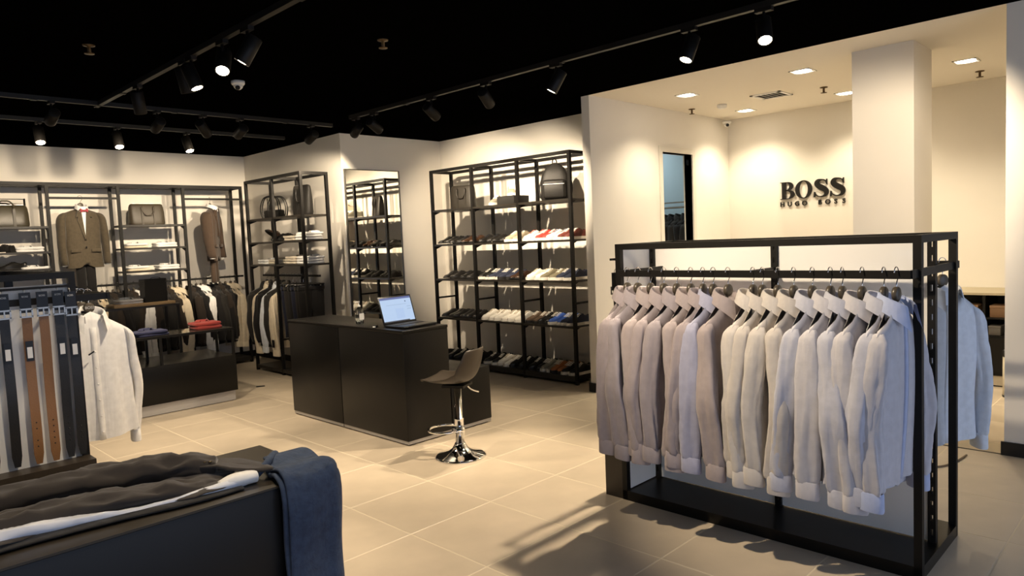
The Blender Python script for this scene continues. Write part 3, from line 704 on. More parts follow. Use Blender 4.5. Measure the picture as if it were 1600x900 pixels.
# ================================================================== COUNTER
ct = thing('counter', 'black cash counter with a low cabinet at its end', 'counter', (0, 0, 0))
CX0, CX1, CY0, CY1, CZ = 3.07, 3.495, 4.165, 5.86, .857
MB().rbox(CX0, CX1, CY0, 5.035, .034, CZ - .022, .003).build('cabinet_body', M_LAM, ct)
MB().rbox(CX0, CX1, 5.043, CY1, .034, CZ - .022, .003).build('cabinet_body', M_LAM, ct)
MB().rbox(CX0 - .003, CX1 + .003, CY0 - .003, CY1 + .003, CZ - .022, CZ, .003).build('countertop', M_LAM, ct)
MB().rbox(3.512, 3.93, CY0 + .01, 5.1, .034, .47, .004).build('low_cabinet', M_LAM, ct)
for a in ((CX0 + .004, CX1 - .004, CY0 + .004, 5.03), (CX0 + .004, CX1 - .004, 5.048, CY1 - .004), (3.516, 3.926, CY0 + .014, 5.096)):
    bx('plinth', ct, *a, .010, .034, M_GREYP)
bx('shadow_gap', ct, CX0 + .03, 3.90, CY0 + .03, CY1 - .03, 0, .010, M_BASE)

# ---------------------------------------------------------------- bar stool
sx, sy = 3.155, 3.685
stl = thing('bar_stool', 'brown bucket bar stool on a round chrome pedestal by the counter', 'stool', (sx, sy, 0), math.atan2(.906, -.417))
MB().lathe([(0, 0), (.178, 0), (.180, .006), (.165, .012), (.12, .022), (.08, .04), (.055, .06), (.04, .085), (.036, .095), (0, .095)], 40).build('pedestal', M_CHROME, stl)
MB().lathe([(.032, .09), (.032, .26), (.034, .262), (.034, .268), (.026, .27), (.026, .50), (0, .50)], 24).build('column', M_CHROME, stl)
ring = [(.11 + .115 * math.cos(a), .115 * math.sin(a), .185) for a in [PI + .35 + k * (2 * PI - .7) / 24 for k in range(25)]]
fr = MB().tube(ring, .009, 8); fr.tube([ring[0], (.0, 0, .185)], .009, 8); fr.tube([ring[-1], (.0, 0, .185)], .009, 8); fr.lathe([(.038, .165), (.038, .205), (.032, .205)], 18); fr.build('footrest', M_CHROME, stl)
MB().tube(catmull([(-.02, -.02, .49), (-.05, -.055, .485), (-.07, -.08, .455), (-.105, -.125, .43)], 4), .005, 8).build('height_lever', M_CHROME, stl)
MB().box(-.08, .08, -.08, .08, .495, .512).build('seat_plate', M_BLK, stl)
# shell: profile along local x (front +x), width along y
prof = catmull([(.20, .545), (.185, .548), (.12, .528), (.04, .517), (-.05, .522), (-.11, .548), (-.15, .61), (-.175, .69), (-.19, .765)], 3)
rows_t = []; rows_b = []; nv = 16
for i, (x, z) in enumerate(prof):
    q = i / (len(prof) - 1); hw_ = lerp([(0, .13), (.08, .165), (.3, .19), (.55, .19), (.8, .18), (.93, .16), (1, .13)], q); rise = lerp([(0, .0), (.3, .035), (.55, .07), (.8, .02), (1, 0.0)], q); fwd = lerp([(0, 0), (.5, .02), (.75, .07), (1, .05)], q)
    rt = []; rb = []
    for j in range(nv + 1):
        u = 2 * j / nv - 1; k = abs(u) ** 2.4
        p = Vector((x + fwd * k, hw_ * u, z + rise * k)); rt.append(p)
    rows_t.append(rt)
sh = MB().loft(rows_t, closed=False)
so = sh.build('seat_shell', mat('brown_seat_plastic', (.040, .030, .021), .42), stl)
md = so.modifiers.new('thick', 'SOLIDIFY'); md.thickness = .010
bm_ = so.modifiers.new('sub', 'SUBSURF'); bm_.levels = 1; bm_.render_levels = 1

# ---------------------------------------------------------------- laptop, bottle, mouse
lp = thing('laptop', 'open black laptop with lit screen on the counter', 'laptop', (3.30, 4.37, CZ), .06)
MB().rbox(-.165, .165, -.125, .115, .004, .018, .004).build('base', M_BPLAST, lp)
kb = MB().box(-.14, .14, -.01, .09, .018, .0185).build('keyboard_tray', M_BASE, lp)
km = MB().rbox(-.0085, .0085, -.0075, .0075, 0, .003, .001).mesh('key', mat('key_plastic', (.03, .03, .032), .5))
for r in range(5):
    for c in range(13): inst('key', km, kb, (-.126 + c * .021, .002 + r * .0195, .0186))
MB().box(-.05, .05, -.095, -.03, .018, .0186).build('touchpad', mat('touchpad', (.03, .03, .03), .4), lp)
for a, b in ((-.15, -.11), (.15, .10), (-.15, .10), (.15, -.11)): MB().lathe([(.008, 0), (.008, .004)], 10, (a, b, 0)).build('foot', M_BASE, lp)
lid = MB().rbox(-.165, .165, -.004, .004, 0, .225, .003).build('lid', M_BPLAST, lp, (0, .118, .014)); lid.rotation_euler = (-.30, 0, 0)
def scr(n, x0, x1, z0, z1, col, e, k=0): return MB().box(x0, x1, -.0050 - k * .0004, -.0044, z0, z1).build(n, mat('screen_' + n + str(col), (.02, .02, .02), .3, emit=col, estr=e), lid)
scr('screen', -.153, .153, .018, .212, (.42, .56, .78), .80)
scr('menu_bar', -.153, .153, .196, .212, (.10, .14, .36), .7, 1); scr('task_bar', -.153, .10, .018, .026, (.06, .07, .10), .6, 1)
scr('text_line', -.10, .10, .150, .153, (.30, .40, .58), .8, 1); scr('text_block', -.02, .06, .04, .12, (.36, .49, .72), .85, 1); scr('icon', .09, .10, .168, .178, (.08, .12, .25), .7, 1)
scr('side_note', .10, .14, .128, .132, (.28, .38, .56), .8, 1); scr('side_note', .10, .14, .108, .112, (.28, .38, .56), .8, 1)
bt = thing('sanitizer_bottle', 'clear pump bottle of sanitizer on the counter', 'bottle', (3.20, 4.915, CZ))
MB().lathe([(0, .0), (.030, .0), (.033, .004), (.033, .105), (.030, .118), (.016, .128), (.013, .135), (.013, .14), (0, .14)], 24).build('bottle', M_GLASS, bt)
MB().lathe([(0, .003), (.0295, .003), (.0295, .075), (0, .075)], 20).build('gel', mat('gel', (.85, .9, .92), .05, trans=1.0, ior=1.33), bt)
MB().box(-.022, .022, -.0345, -.0325, .035, .085).build('label', M_WPLAST, bt)
pmp = MB().lathe([(0, .138), (.014, .138), (.014, .15), (.005, .152), (.005, .172), (.009, .173), (.009, .182), (0, .182)], 16); pmp.box(-.040, .0, -.005, .005, .174, .181); pmp.build('pump', M_WPLAST, bt)
props(MB().lathe([(.03 * math.cos(a), .03 * math.sin(a)) for a in (0, .3, .6, .9, 1.2, 1.5)], 16).build('computer_mouse', M_BPLAST, None, (3.445, 4.60, CZ)), 'black computer mouse behind the laptop', 'mouse').scale = (1.6, 1.0, 1.1)
ph = thing('phone_charger', 'small black charger with a white plug beside the laptop', 'charger', (3.11, 4.56, CZ), .5)
MB().rbox(-.02, .02, -.014, .014, 0, .02, .004).build('block', M_BPLAST, ph); MB().rbox(-.035, -.02, -.01, .01, 0.002, .012, .003).build('plug', M_WPLAST, ph)

# ================================================================== MIRROR
mr = thing('wall_mirror', 'tall frameless-looking wall mirror with thin grey frame', 'mirror', (4.905, 7.1, 0))
MB().box(-.375, .375, -.022, -.002, .32, 2.365).build('mirror_glass', M_MIRROR, mr)
mf = mat('grey_frame', (.10, .095, .085), .35, .6)
for a in ((-.385, -.375, .31, 2.375), (.375, .385, .31, 2.375)): MB().box(a[0], a[1], -.03, -.001, a[2], a[3]).build('frame_side', mf, mr)
for a in ((.31, .32), (2.365, 2.375)): MB().box(-.375, .375, -.03, -.001, *a).build('frame_rail', mf, mr)

# ================================================================== SHOES
SHOE = {}
def shoe_meshes(style, up, sole, lace, side):
    k = (style, up.name, sole.name, lace.name if lace else '', side)
    if k in SHOE: return SHOE[k]
    L = .285; n = 16; rings = []; mi = []; ns = 20
    dress = style in ('oxford', 'loafer')
    st = .018 if dress else .025
    W = [(0, .026), (.08, .032), (.25, .032), (.45, .034), (.68, .043), (.82, .039), (.93, .027), (1, .009)]
    Hh = [(0, .072), (.06, .082), (.2, .074), (.36, .096), (.48, .084), (.62, .058), (.78, .038), (.92, .028), (1, .010)] if not dress else [(0, .060), (.06, .070), (.2, .060), (.38, .078), (.5, .068), (.65, .045), (.8, .030), (.93, .024), (1, .008)]
    if style == 'hightop': Hh = [(a, h + .03 * max(0, 1 - a * 2)) for a, h in Hh]
    bend = .010 * side
    for i in range(ns + 1):
        q = i / ns; w_ = lerp(W, q); h = lerp(Hh, q); ring = []; xc = bend * math.sin(q * PI)
        op = max(0, 1 - abs(q - .22) / .20) if q < .44 else 0; op = min(1, op * 1.8)
        for j in range(n + 1):
            a = PI * j / n; c, s_ = math.cos(a), math.sin(a)
            zz = h * s_ ** .55; yy = w_ * math.copysign(abs(c) ** .75, c)
            if op > 0 and abs(c) < .62: zz = h * (1 - .62 * op * (1 - (abs(c) / .62) ** 4))
            ring.append((yy + xc, q * L - L / 2, st + zz))
        rings.append(ring)
    up_m = MB(); up_m.loft(rings, closed=False)
    up_m.f.append(list(range(n, -1, -1))); up_m.mi.append(0); up_m.sm.append(False)
    me_up = up_m.mesh('upper', [up, mat('shoe_lining', (.03, .025, .02), .9)])
    for p in me_up.polygons:
        c = p.center
        q = (c.y + L / 2) / L
        if .05 < q < .40 and abs(c.x - bend * math.sin(q * PI)) < .016 and abs(p.normal.z) > .3: p.material_index = 1
    out = []; 
    for i in range(ns + 1):
        q = i / ns; e = .004 if dress else .007; w_ = lerp(W, q) + e; out.append((q, w_, bend * math.sin(q * PI)))
    pol = [(x + xc, (q * 1.03 - .015) * L - L / 2) for q, x, xc in out] + [(-x + xc, (q * 1.03 - .015) * L - L / 2) for q, x, xc in reversed(out)]
    sm = MB()
    if dress:
        sm.prism(pol, 'z', .010, st + .003); hp = [p for p in pol if p[1] < -L / 2 + .075]; sm.prism(hp, 'z', 0, .011)
    else: sm.prism(pol, 'z', 0, st + .003)
    lm = None
    if lace:
        l_ = MB()
        for t in range(4):
            q = .47 + t * .058; z = st + lerp(Hh, q) - .001; w_ = lerp(W, q) * .55
            l_.box(-w_ + bend, w_ + bend, q * L - L / 2 - .004, q * L - L / 2 + .004, z - .006, z + .004)
        lm = l_.mesh('laces', lace)
    SHOE[k] = (me_up, sm.mesh('sole', sole), lm); return SHOE[k]
def shoe(style, up, sole, lace, side, loc, rot, lab, group):
    U, S, Lc = shoe_meshes(style, up, sole, lace, side)
    t = thing('shoe', lab, 'shoe', loc, 0, group); t.rotation_euler = rot if isinstance(rot, tuple) else (0, 0, rot)
    inst('upper', U, t); inst('sole', S, t)
    if Lc: inst('laces', Lc, t)
    return t
def lea(n, c, r=.3): return mat('shoe_' + n, c, r, spec=.5, bump=.05, bump_scale=120)
S_BLK = lea('black', (.012, .011, .010)); S_BRN = lea('dark_brown', (.045, .022, .012)); S_WHT = lea('white', (.80, .76, .68), .5); S_BEI = lea('beige', (.42, .35, .25), .7); S_RED = lea('red', (.40, .05, .04), .6); S_MAR = lea('maroon', (.14, .035, .025), .6)
S_OLV = lea('olive', (.16, .14, .09), .7); S_NAV = lea('navy', (.02, .025, .05), .7); S_BLU = lea('bright_blue', (.045, .11, .42), .6); S_GRY = lea('grey', (.27, .25, .19), .7); S_ORG = lea('orange_tan', (.42, .14, .04), .5); S_DKB = lea('brown_suede', (.085, .055, .035), .85)
SO_B = mat('sole_black', (.012, .011, .010), .6); SO_W = mat('sole_white', (.78, .74, .66), .6)
def O(n, up): return ('oxford', up, SO_B, up, n)
def K(n, up, so=SO_W, lace=None): return ('sneaker', up, so, lace or (SO_W if up is not S_WHT else S_BEI), n)
rowsD = [
 (1.46, 'second shelf', {2: [O('black oxford', S_BLK), O('glossy black oxford', S_BLK), O('dark brown oxford', S_BRN)],
    1: [O('black oxford', S_BLK), ('loafer', S_BLK, SO_B, None, 'black loafer'), K('beige sneaker', S_BEI)],
    0: [K('white and red sneaker', S_WHT, SO_W, S_RED), K('red sneaker', S_RED), K('white sneaker', S_WHT, SO_W, S_NAV), K('maroon sneaker', S_MAR)]}),
 (1.05, 'third shelf', {2: [O('black oxford', S_BLK), O('black derby', S_BLK)],
    1: [K('black white-soled sneaker', S_BLK), K('dark white-soled sneaker', S_NAV), K('navy sneaker', S_NAV, SO_B), O('brown black oxford', S_BRN)],
    0: [K('plain white sneaker', S_WHT), K('olive white-soled sneaker', S_OLV), K('navy white-soled sneaker', S_NAV)]}),
 (.59, 'fourth shelf', {2: [('loafer', S_BLK, SO_B, None, 'black loafer'), O('black oxford', S_BLK), ('loafer', S_BLK, SO_B, None, 'shiny black loafer')],
    1: [K('white sneaker', S_WHT), K('white sneaker', S_WHT), K('white sneaker', S_WHT)],
    0: [K('brown suede sneaker', S_DKB, SO_B), K('black sneaker', S_BLK, SO_B), K('bright blue sneaker', S_BLU), K('dark white-soled sneaker', S_NAV)]}),
 (.085, 'bottom shelf', {2: [K('black sneaker', S_BLK, SO_B), K('black sneaker', S_BLK, SO_B)], 1: [K('black white-soled sneaker', S_BLK), K('white slip-on', S_WHT), K('black sneaker', S_BLK, SO_B)],
    0: [K('black sneaker', S_BLK, SO_B), K('grey olive sneaker', S_GRY), K('orange tan shoe', S_ORG, SO_B), K('black white-soled sneaker', S_BLK)]})]
for z, sn, bays in rowsD:
    pi_ = 0
    for b in (2, 1, 0):
        L_ = bays[b]; y1 = D_ST[b + 1] - .05; y0 = D_ST[b] + .04; n = len(L_)
        for k, (stl_, up, so_, lc, nm) in enumerate(L_):
            yc = y1 - (y1 - y0) * (k + .5) / n; pw = min(.058, (y1 - y0) / n / 4 + .008)
            for sd in (1, -1):
                shoe(stl_, up, so_, lc, sd, (5.565 + random.uniform(-.015, .01), yc + sd * pw, z), PI / 2 + random.uniform(-.07, .07) - .22, f'{nm}, {"left" if sd > 0 else "right"} of {ORD[pi_]} pair from left, {sn} of shoe rack', 'shoes on the tall shoe rack')
            pi_ += 1
# sneakers on a box, top shelf
props(MB().rbox(5.46, 5.70, 5.30, 5.56, 1.865, 1.955, .003).build('shoe_box', mat('black_card', (.009, .008, .007), .7)), 'black shoe box carrying a sneaker on the top shelf', 'box')
shoe('sneaker', S_BEI, SO_W, SO_W, 1, (5.57, 5.43, 1.955), PI / 2 + .9, 'beige grey sneaker lying on the black shoe box', 'sneakers on the top shelf')
shoe('sneaker', S_GRY, SO_W, SO_W, -1, (5.53, 5.645, 1.865), PI / 2 + .35, 'grey white sneaker standing before the black shoe box', 'sneakers on the top shelf')

# ================================================================== BAGS
def handle(parent, x, z, w_, h, y, m, r=.007, nm='handle'):
    pts = catmull([(x - w_, y, z), (x - w_ * .95, y - .01, z + h * .55), (x - w_ * .5, y - .012, z + h * .95), (x, y - .012, z + h), (x + w_ * .5, y - .012, z + h * .95), (x + w_ * .95, y - .01, z + h * .55), (x + w_, y, z)], 4)
    return MB().tube(pts, r, 8).build(nm, m, parent)
def briefcase(name, lab, loc, rz, w_, d_, h, m, drop=True, zipm=None):
    t = thing(name, lab, 'bag', loc, rz); rings = []; n = 28
    for q in [0, .03, .1, .3, .6, .85, .94, .98, 1]:
        k = lerp([(0, .93), (.03, .98), (.1, 1.0), (.6, .99), (.85, .96), (.94, .93), (.98, .88), (1, .80)], q); kd = lerp([(0, .95), (.1, 1), (.6, .8), (.94, .5), (1, .35)], q)
        rings.append([(w_ / 2 * k * math.copysign(abs(math.cos(2 * PI * j / n)) ** .35, math.cos(2 * PI * j / n)), d_ / 2 * kd * math.copysign(abs(math.sin(2 * PI * j / n)) ** .5, math.sin(2 * PI * j / n)), h * q) for j in range(n)])
    MB().loft(rings).build('body', m, t)
    for sy in (-1, 1):
        for sxx in (-1, 1):
            sp = MB()
            for q in range(8):
                pass
            sp.prism([(sxx * w_ * .17 - .012, .0), (sxx * w_ * .17 + .012, .0), (sxx * w_ * .17 + .012, h * .82), (sxx * w_ * .17 - .012, h * .82)], 'y', sy * d_ * .46 - .004 if sy > 0 else -d_ * .52, sy * d_ * .52 if sy > 0 else -d_ * .44)
            sp.build('strap', m, t)
    if drop: handle(t, 0, h * .86, w_ * .17, -h * .42, -d_ * .46, m, .008)
    else: handle(t, 0, h * .80, w_ * .17, h * .38, -d_ * .38, m, .008)
    handle(t, 0, h * .80, w_ * .17, (h * .30 if not drop else h * .16), d_ * .30, m, .008)
    MB().box(-w_ * .40, w_ * .40, -.004, .004, h - .004, h + .004).build('zip', M_STEEL, t)
    return t
briefcase('leather_bag', 'taupe leather briefcase with round handle on the back wall shelf', (3.07, 9.22, 1.85), 0, .40, .15, .255, M_LEATHERG)
briefcase('holdall_bag', 'dark shiny briefcase at far left on the back wall shelf', (1.64, 9.22, 1.85), 0, .44, .16, .235, mat('bronze_leather', (.05, .042, .025), .32, bump=.12, bump_scale=150), drop=False)
rs = thing('display_riser', 'thin black wire frame standing behind the left briefcase', 'stand', (1.60, 9.34, 1.85))
for a, b in (((-.25, 0, 0), (-.25, 0, .31)), ((.25, 0, 0), (.25, 0, .31)), ((-.25, 0, .31), (.25, 0, .31)), ((.25, -.05, 0), (.25, -.05, .31)), ((.25, -.05, .31), (.25, 0, .31))): MB().tube([a, b], .005, 6).build('wire', M_BLK, rs)
briefcase('document_bag', 'dark brown document bag with loop handles on the shoe rack', (5.56, 6.22, 1.865), -PI / 2 + .3, .32, .11, .27, mat('brown_leather', (.022, .018, .013), .45, bump=.12, bump_scale=150))
briefcase('tall_bag', 'black upright bag on the top shelf of the corner rack', (4.13, 7.36, 1.86), -PI / 2 + .2, .28, .10, .34, M_LEATHERB, drop=True)
# backpack
bp = thing('backpack', 'black leather backpack with front pocket on the shoe rack', 'backpack', (5.57, 4.80, 1.865), -PI / 2 + .55)
rings = []; n = 28
for q in [0, .02, .06, .2, .45, .62, .75, .85, .92, .97, 1]:
    k = lerp([(0, .92), (.06, 1.0), (.45, .98), (.62, .92), (.75, .80), (.85, .64), (.92, .46), (.97, .26), (1, .08)], q); kd = lerp([(0, .92), (.06, 1), (.5, .95), (.8, .7), (1, .15)], q)
    rings.append([(.155 * k * math.copysign(abs(math.cos(2 * PI * j / n)) ** .6, math.cos(2 * PI * j / n)), .075 * kd * math.copysign(abs(math.sin(2 * PI * j / n)) ** .6, math.sin(2 * PI * j / n)), .385 * q) for j in range(n)])
MB().loft(rings).build('body', M_LEATHERB, bp)
pk = MB().rbox(-.115, .115, -.118, -.05, .015, .21, .025).build('front_pocket', M_LEATHERB, bp)
MB().box(-.11, .11, -.1195, -.1175, .160, .164).build('zip', mat('white_zip', (.7, .7, .68), .4), pk)
handle(bp, 0, .372, .022, .05, .0, M_LEATHERB, .006, 'top_handle')
MB().tube(catmull([(-.16, .0, .03), (-.17, .02, .15), (-.12, .06, .30)], 4), .008, 8).build('shoulder_strap', M_LEATHERB, bp); MB().tube(catmull([(.16, .0, .03), (.17, .02, .15), (.12, .06, .30)], 4), .008, 8).build('shoulder_strap', M_LEATHERB, bp)
arc = [(.150 * lerp([(0, .98), (.6, .90), (.85, .6), (1, .1)], abs(q)) * (1 if q > 0 else -1), -.058 * (1 - abs(q) * 0) * lerp([(0, 1), (1, 1)], 0), .385 * lerp([(0, .99), (.3, .95), (.6, .75), (1, .3)], 1 - abs(q) if False else abs(q))) for q in (-.9, .9)]
# wire-framed shoulder bag in the corner rack
sb = thing('strap_bag', 'black holdall with loose straps on corner rack, left bay', 'bag', (4.13, 8.05, 1.86), -PI / 2 + .25)
for s_, dx in ((-1, 0), (1, .0)):
    for rr in (1.0, .80): MB().tube(catmull([(-.15 * rr, s_ * .05, .0), (-.175 * rr, s_ * .055, .12), (-.12 * rr, s_ * .05, .24 * (.9 + .1 * rr)), (0, s_ * .05, .265 * (.85 + .15 * rr)), (.12 * rr, s_ * .05, .24 * (.9 + .1 * rr)), (.175 * rr, s_ * .055, .12), (.15 * rr, s_ * .05, 0)], 4), .007, 8).build('strap', M_LEATHERB, sb)
MB().rbox(-.14, .14, -.045, .045, 0, .10, .02).build('body', M_LEATHERB, sb); MB().tube([(-.05, -.05, .02), (-.05, -.05, .24)], .005, 6).build('piping', M_LEATHERB, sb); MB().tube([(.05, -.05, .02), (.05, -.05, .24)], .005, 6).build('piping', M_LEATHERB, sb)

# ================================================================== FOLDED SHIRTS
FOLD = {}
def fold_mesh(w_, d_, h, m, seed):
    k = (w_, d_, h, m.name, seed)
    if k in FOLD: return FOLD[k]
    rings = []; n = 28
    for q, kk in ((0, .95), (.15, .99), (.5, 1.0), (.8, .985), (1.0, .93), (1.02, .5), (1.03, .1)):
        rings.append([(w_ / 2 * kk * math.copysign(abs(math.cos(2 * PI * j / n)) ** .35, math.cos(2 * PI * j / n)), d_ / 2 * kk * math.copysign(abs(math.sin(2 * PI * j / n)) ** .35, math.sin(2 * PI * j / n)),
                       max(0, h * q * (1 + (.25 * noise.noise((math.cos(2 * PI * j / n) * 2 * kk, math.sin(2 * PI * j / n) * 2 * kk, seed * 3.1)) if q > .6 else 0)))) for j in range(n)])
    body = MB().loft(rings).mesh('folded_body', m)
    cr = []
    for row, (off, dz) in enumerate(((-.006, -.004), (.0, .016), (.01, .018), (.028, .002))):
        cr.append([((.045 + off) * math.cos(a) , (.038 + off) * math.sin(a) + d_ * .24, h + dz + .0) for a in [PI / 2 + 2.5 * (2 * k2 / 16 - 1) for k2 in range(17)]])
    col = MB().loft(cr, closed=False).mesh('collar', m)
    FOLD[k] = (body, col); return FOLD[k]
def stack(x, y, z, rz, n, m, what, where, w_=.26, d_=.21, h=.026, group=None, mats=None):
    names = {1: ['only'], 2: ['lower', 'upper'], 3: ['bottom', 'middle', 'top'], 4: ['bottom', 'second lowest', 'second highest', 'top']}[n]
    R = random.Random(int(x * 1000 + z * 77))
    for k in range(n):
        mm = (mats or [m])[k % len(mats or [m])]
        b, c = fold_mesh(w_, d_, h, mm, k)
        t = thing('folded_shirt', f'{what} folded shirt, {names[k]} one {where}' if n > 1 else f'{what} folded shirt {where}', 'folded shirt', (x + R.uniform(-.008, .008), y + R.uniform(-.008, .008), z + k * (h + .003)), rz + R.uniform(-.06, .06), group or 'folded shirts in stacks')
        inst('folded_body', b, t)
        if k == n - 1: inst('collar', c, t)
CR2 = fabric('ecru_cotton', (.62, .55, .44))
stack(2.915, 9.23, 1.575, 0, 2, CREAM, 'cream', 'of left stack below taupe bag', mats=[CREAM, WHITEC])
stack(3.26, 9.23, 1.575, 0, 2, WHITEC, 'white', 'of right stack below taupe bag')
stack(2.915, 9.23, 1.30, 0, 2, CREAM, 'cream', 'of left stack above the back rail', mats=[CREAM, WHITEC])
stack(3.26, 9.23, 1.30, 0, 2, WHITEC, 'white', 'of right stack above the back rail')
stack(1.83, 9.23, 1.575, .1, 2, WHITEC, 'white', 'below the dark briefcase at left', w_=.28)
stack(1.86, 9.23, 1.385, .1, 1, WHITEC, 'white', 'behind the belt display top, lowest left shelf', w_=.28)
shoe('oxford', S_BLK, SO_B, S_BLK, 1, (1.60, 9.23, 1.575), .5, 'black shoe left of the white folded shirts', 'shoes on the back wall rack')
shoe('oxford', S_BLK, SO_B, S_BLK, 1, (1.66, 9.23, 1.385), 1.2, 'black shoe on the lowest left back shelf', 'shoes on the back wall rack')
rzB = -PI / 2
stack(4.13, 7.27, 1.58, rzB, 3, WHITEC, 'pale white', 'of near stack, corner rack middle shelf', w_=.27, d_=.24)
stack(4.13, 7.58, 1.58, rzB, 2, CR2, 'ecru', 'beside shoes, corner rack middle shelf')
stack(4.13, 7.27, 1.31, rzB, 3, WHITEC, 'pale white', 'of near stack, corner rack lowest shelf', w_=.27, d_=.24)
stack(4.13, 7.57, 1.31, rzB, 3, CR2, 'ecru', 'second stack from near end, corner lowest shelf')
stack(4.13, 7.98, 1.31, rzB, 2, CR2, 'ecru', 'third stack from near end, corner lowest shelf')
stack(4.13, 8.26, 1.31, rzB, 2, WHITEC, 'white', 'farthest stack, corner rack lowest shelf')
shoe('oxford', S_BLK, SO_B, S_BLK, 1, (4.10, 7.72 - .02, 1.58), PI / 2 + .2, 'black oxford beside folded shirts on corner rack, right one', 'shoes on the corner rack')
shoe('oxford', S_BLK, SO_B, S_BLK, -1, (4.10, 7.84, 1.58), PI / 2 + .1, 'black oxford on corner rack, middle one of three', 'shoes on the corner rack')
sh_ = shoe('oxford', S_BRN, SO_B, S_BRN, -1, (4.10, 8.05, 1.63), (.55, 0, PI / 2 + .3), 'brown oxford tipped heel-up on corner rack shelf', 'shoes on the corner rack')
props(MB().prism([(-.05, 0), (.05, 0), (.05, .075)], 'y', -.03, .03).build('shoe_prop', M_BPLAST, None, (4.16, 8.09, 1.58), .3), 'black wedge propping up the tipped brown oxford', 'shoe stand')

# ================================================================== NESTED DISPLAY TABLES (centre left)
dt = thing('display_plinth', 'low black display plinth with grey base and dark glass shelf', 'display table', (0, 0, 0))
MB().rbox(1.35, 3.03, 6.9, 7.6, .105, .46, .003).build('box_body', M_LAM, dt)
bx('plinth', dt, 1.38, 3.01, 6.925, 7.57, .006, .105, mat('light_grey_plinth', (.50, .48, .46), .35, .2))
bx('shadow_gap', dt, 1.40, 2.99, 6.94, 7.55, 0, .006, M_BASE)
for x, y in ((2.335, 6.915), (3.015, 6.915), (2.335, 7.30), (3.015, 7.30)): cbox('leg', dt, x, y, .595, .022, .022, .27, M_BLK)
for y in (6.915, 7.30): cbox('shelf_rail', dt, 2.54, y, .722, .97, .022, .022, M_BLK)
for x in (2.06, 3.015): cbox('shelf_rail', dt, x, 7.1075, .722, .022, .36, .022, M_BLK)
bx('glass_shelf', dt, 2.07, 3.005, 6.925, 7.29, .728, .735, mat('dark_glass', (.05, .045, .035), .06, spec=.7))
ut = thing('tall_display_table', 'taller dark display table behind the low plinth', 'display table', (0, 0, 0))
bx('table_top', ut, 1.60, 2.80, 7.62, 8.02, .955, .975, M_SHELF)
for x in (1.62, 2.78):
    for y in (7.64, 8.0): cbox('leg', ut, x, y, .4775, .024, .024, .955, M_BLK)
props(MB().rbox(2.18, 2.76, 7.64, 7.90, .975, 1.005, .002).build('wooden_tray', M_WOOD), 'pale oak tray on the taller display table', 'tray')
bb = thing('gift_bag', 'black open carrier bag standing on the oak tray', 'bag', (2.60, 7.78, 1.005), .15)
g = MB(); a, b_, hh = .115, .05, .235
for (p, q_) in (((-a, -b_), (a, -b_)), ((a, -b_), (a, b_)), ((a, b_), (-a, b_)), ((-a, b_), (-a, -b_))):
    g.add([(p[0], p[1], 0), (q_[0], q_[1], 0), (q_[0], q_[1], hh), (p[0], p[1], hh)], [(0, 1, 2, 3)])
g.add([(-a, -b_, .001), (a, -b_, .001), (a, b_, .001), (-a, b_, .001)], [(0, 1, 2, 3)])
gb = g.build('bag_body', M_BPLAST, bb); gb.modifiers.new('t', 'SOLIDIFY').thickness = .003
MB().box(-a, a, -b_ + .004, b_ - .004, hh - .02, hh - .015).build('tissue', mat('tissue_paper', (.75, .68, .52), .8), bb)
text_mesh('bag_print', 'BOSS', .022, .0005, mat('silver_print', (.5, .5, .5), .4), bb, Matrix.Translation((-.01, -b_ - .002, .07)) @ Matrix.Rotation(PI / 2, 4, 'X'))
MB().tube(catmull([(-.06, -b_, hh - .02), (-.04, -b_ - .01, hh + .012), (.04, -b_ - .01, hh + .012), (.06, -b_, hh - .02)], 4), .003, 6).build('handle', M_BPLAST, bb)
stack(2.35, 7.77, 1.005, .1, 2, WHITEC, 'white', 'on the oak tray beside the black bag', w_=.24, d_=.19, h=.02)
shoe('loafer', S_BLK, SO_B, None, 1, (1.98, 7.80, .975), -PI / 2 - .4, 'black loafer on the taller display table, right of pair', 'loafers on the display table')
shoe('loafer', S_BLK, SO_B, None, -1, (1.84, 7.82, .975), -PI / 2 - .3, 'black loafer on the taller display table, left of pair', 'loafers on the display table')
REDC = fabric('red_knit', (.36, .055, .045)); BLUK = fabric('navy_blue_knit', (.05, .055, .12))
stack(2.84, 7.12, .735, .0, 2, REDC, 'red', 'on the dark glass shelf', w_=.27, d_=.24, h=.03)
stack(2.29, 7.06, .735, .1, 2, BLUK, 'navy blue', 'on the dark glass shelf', w_=.30, d_=.22, h=.022)

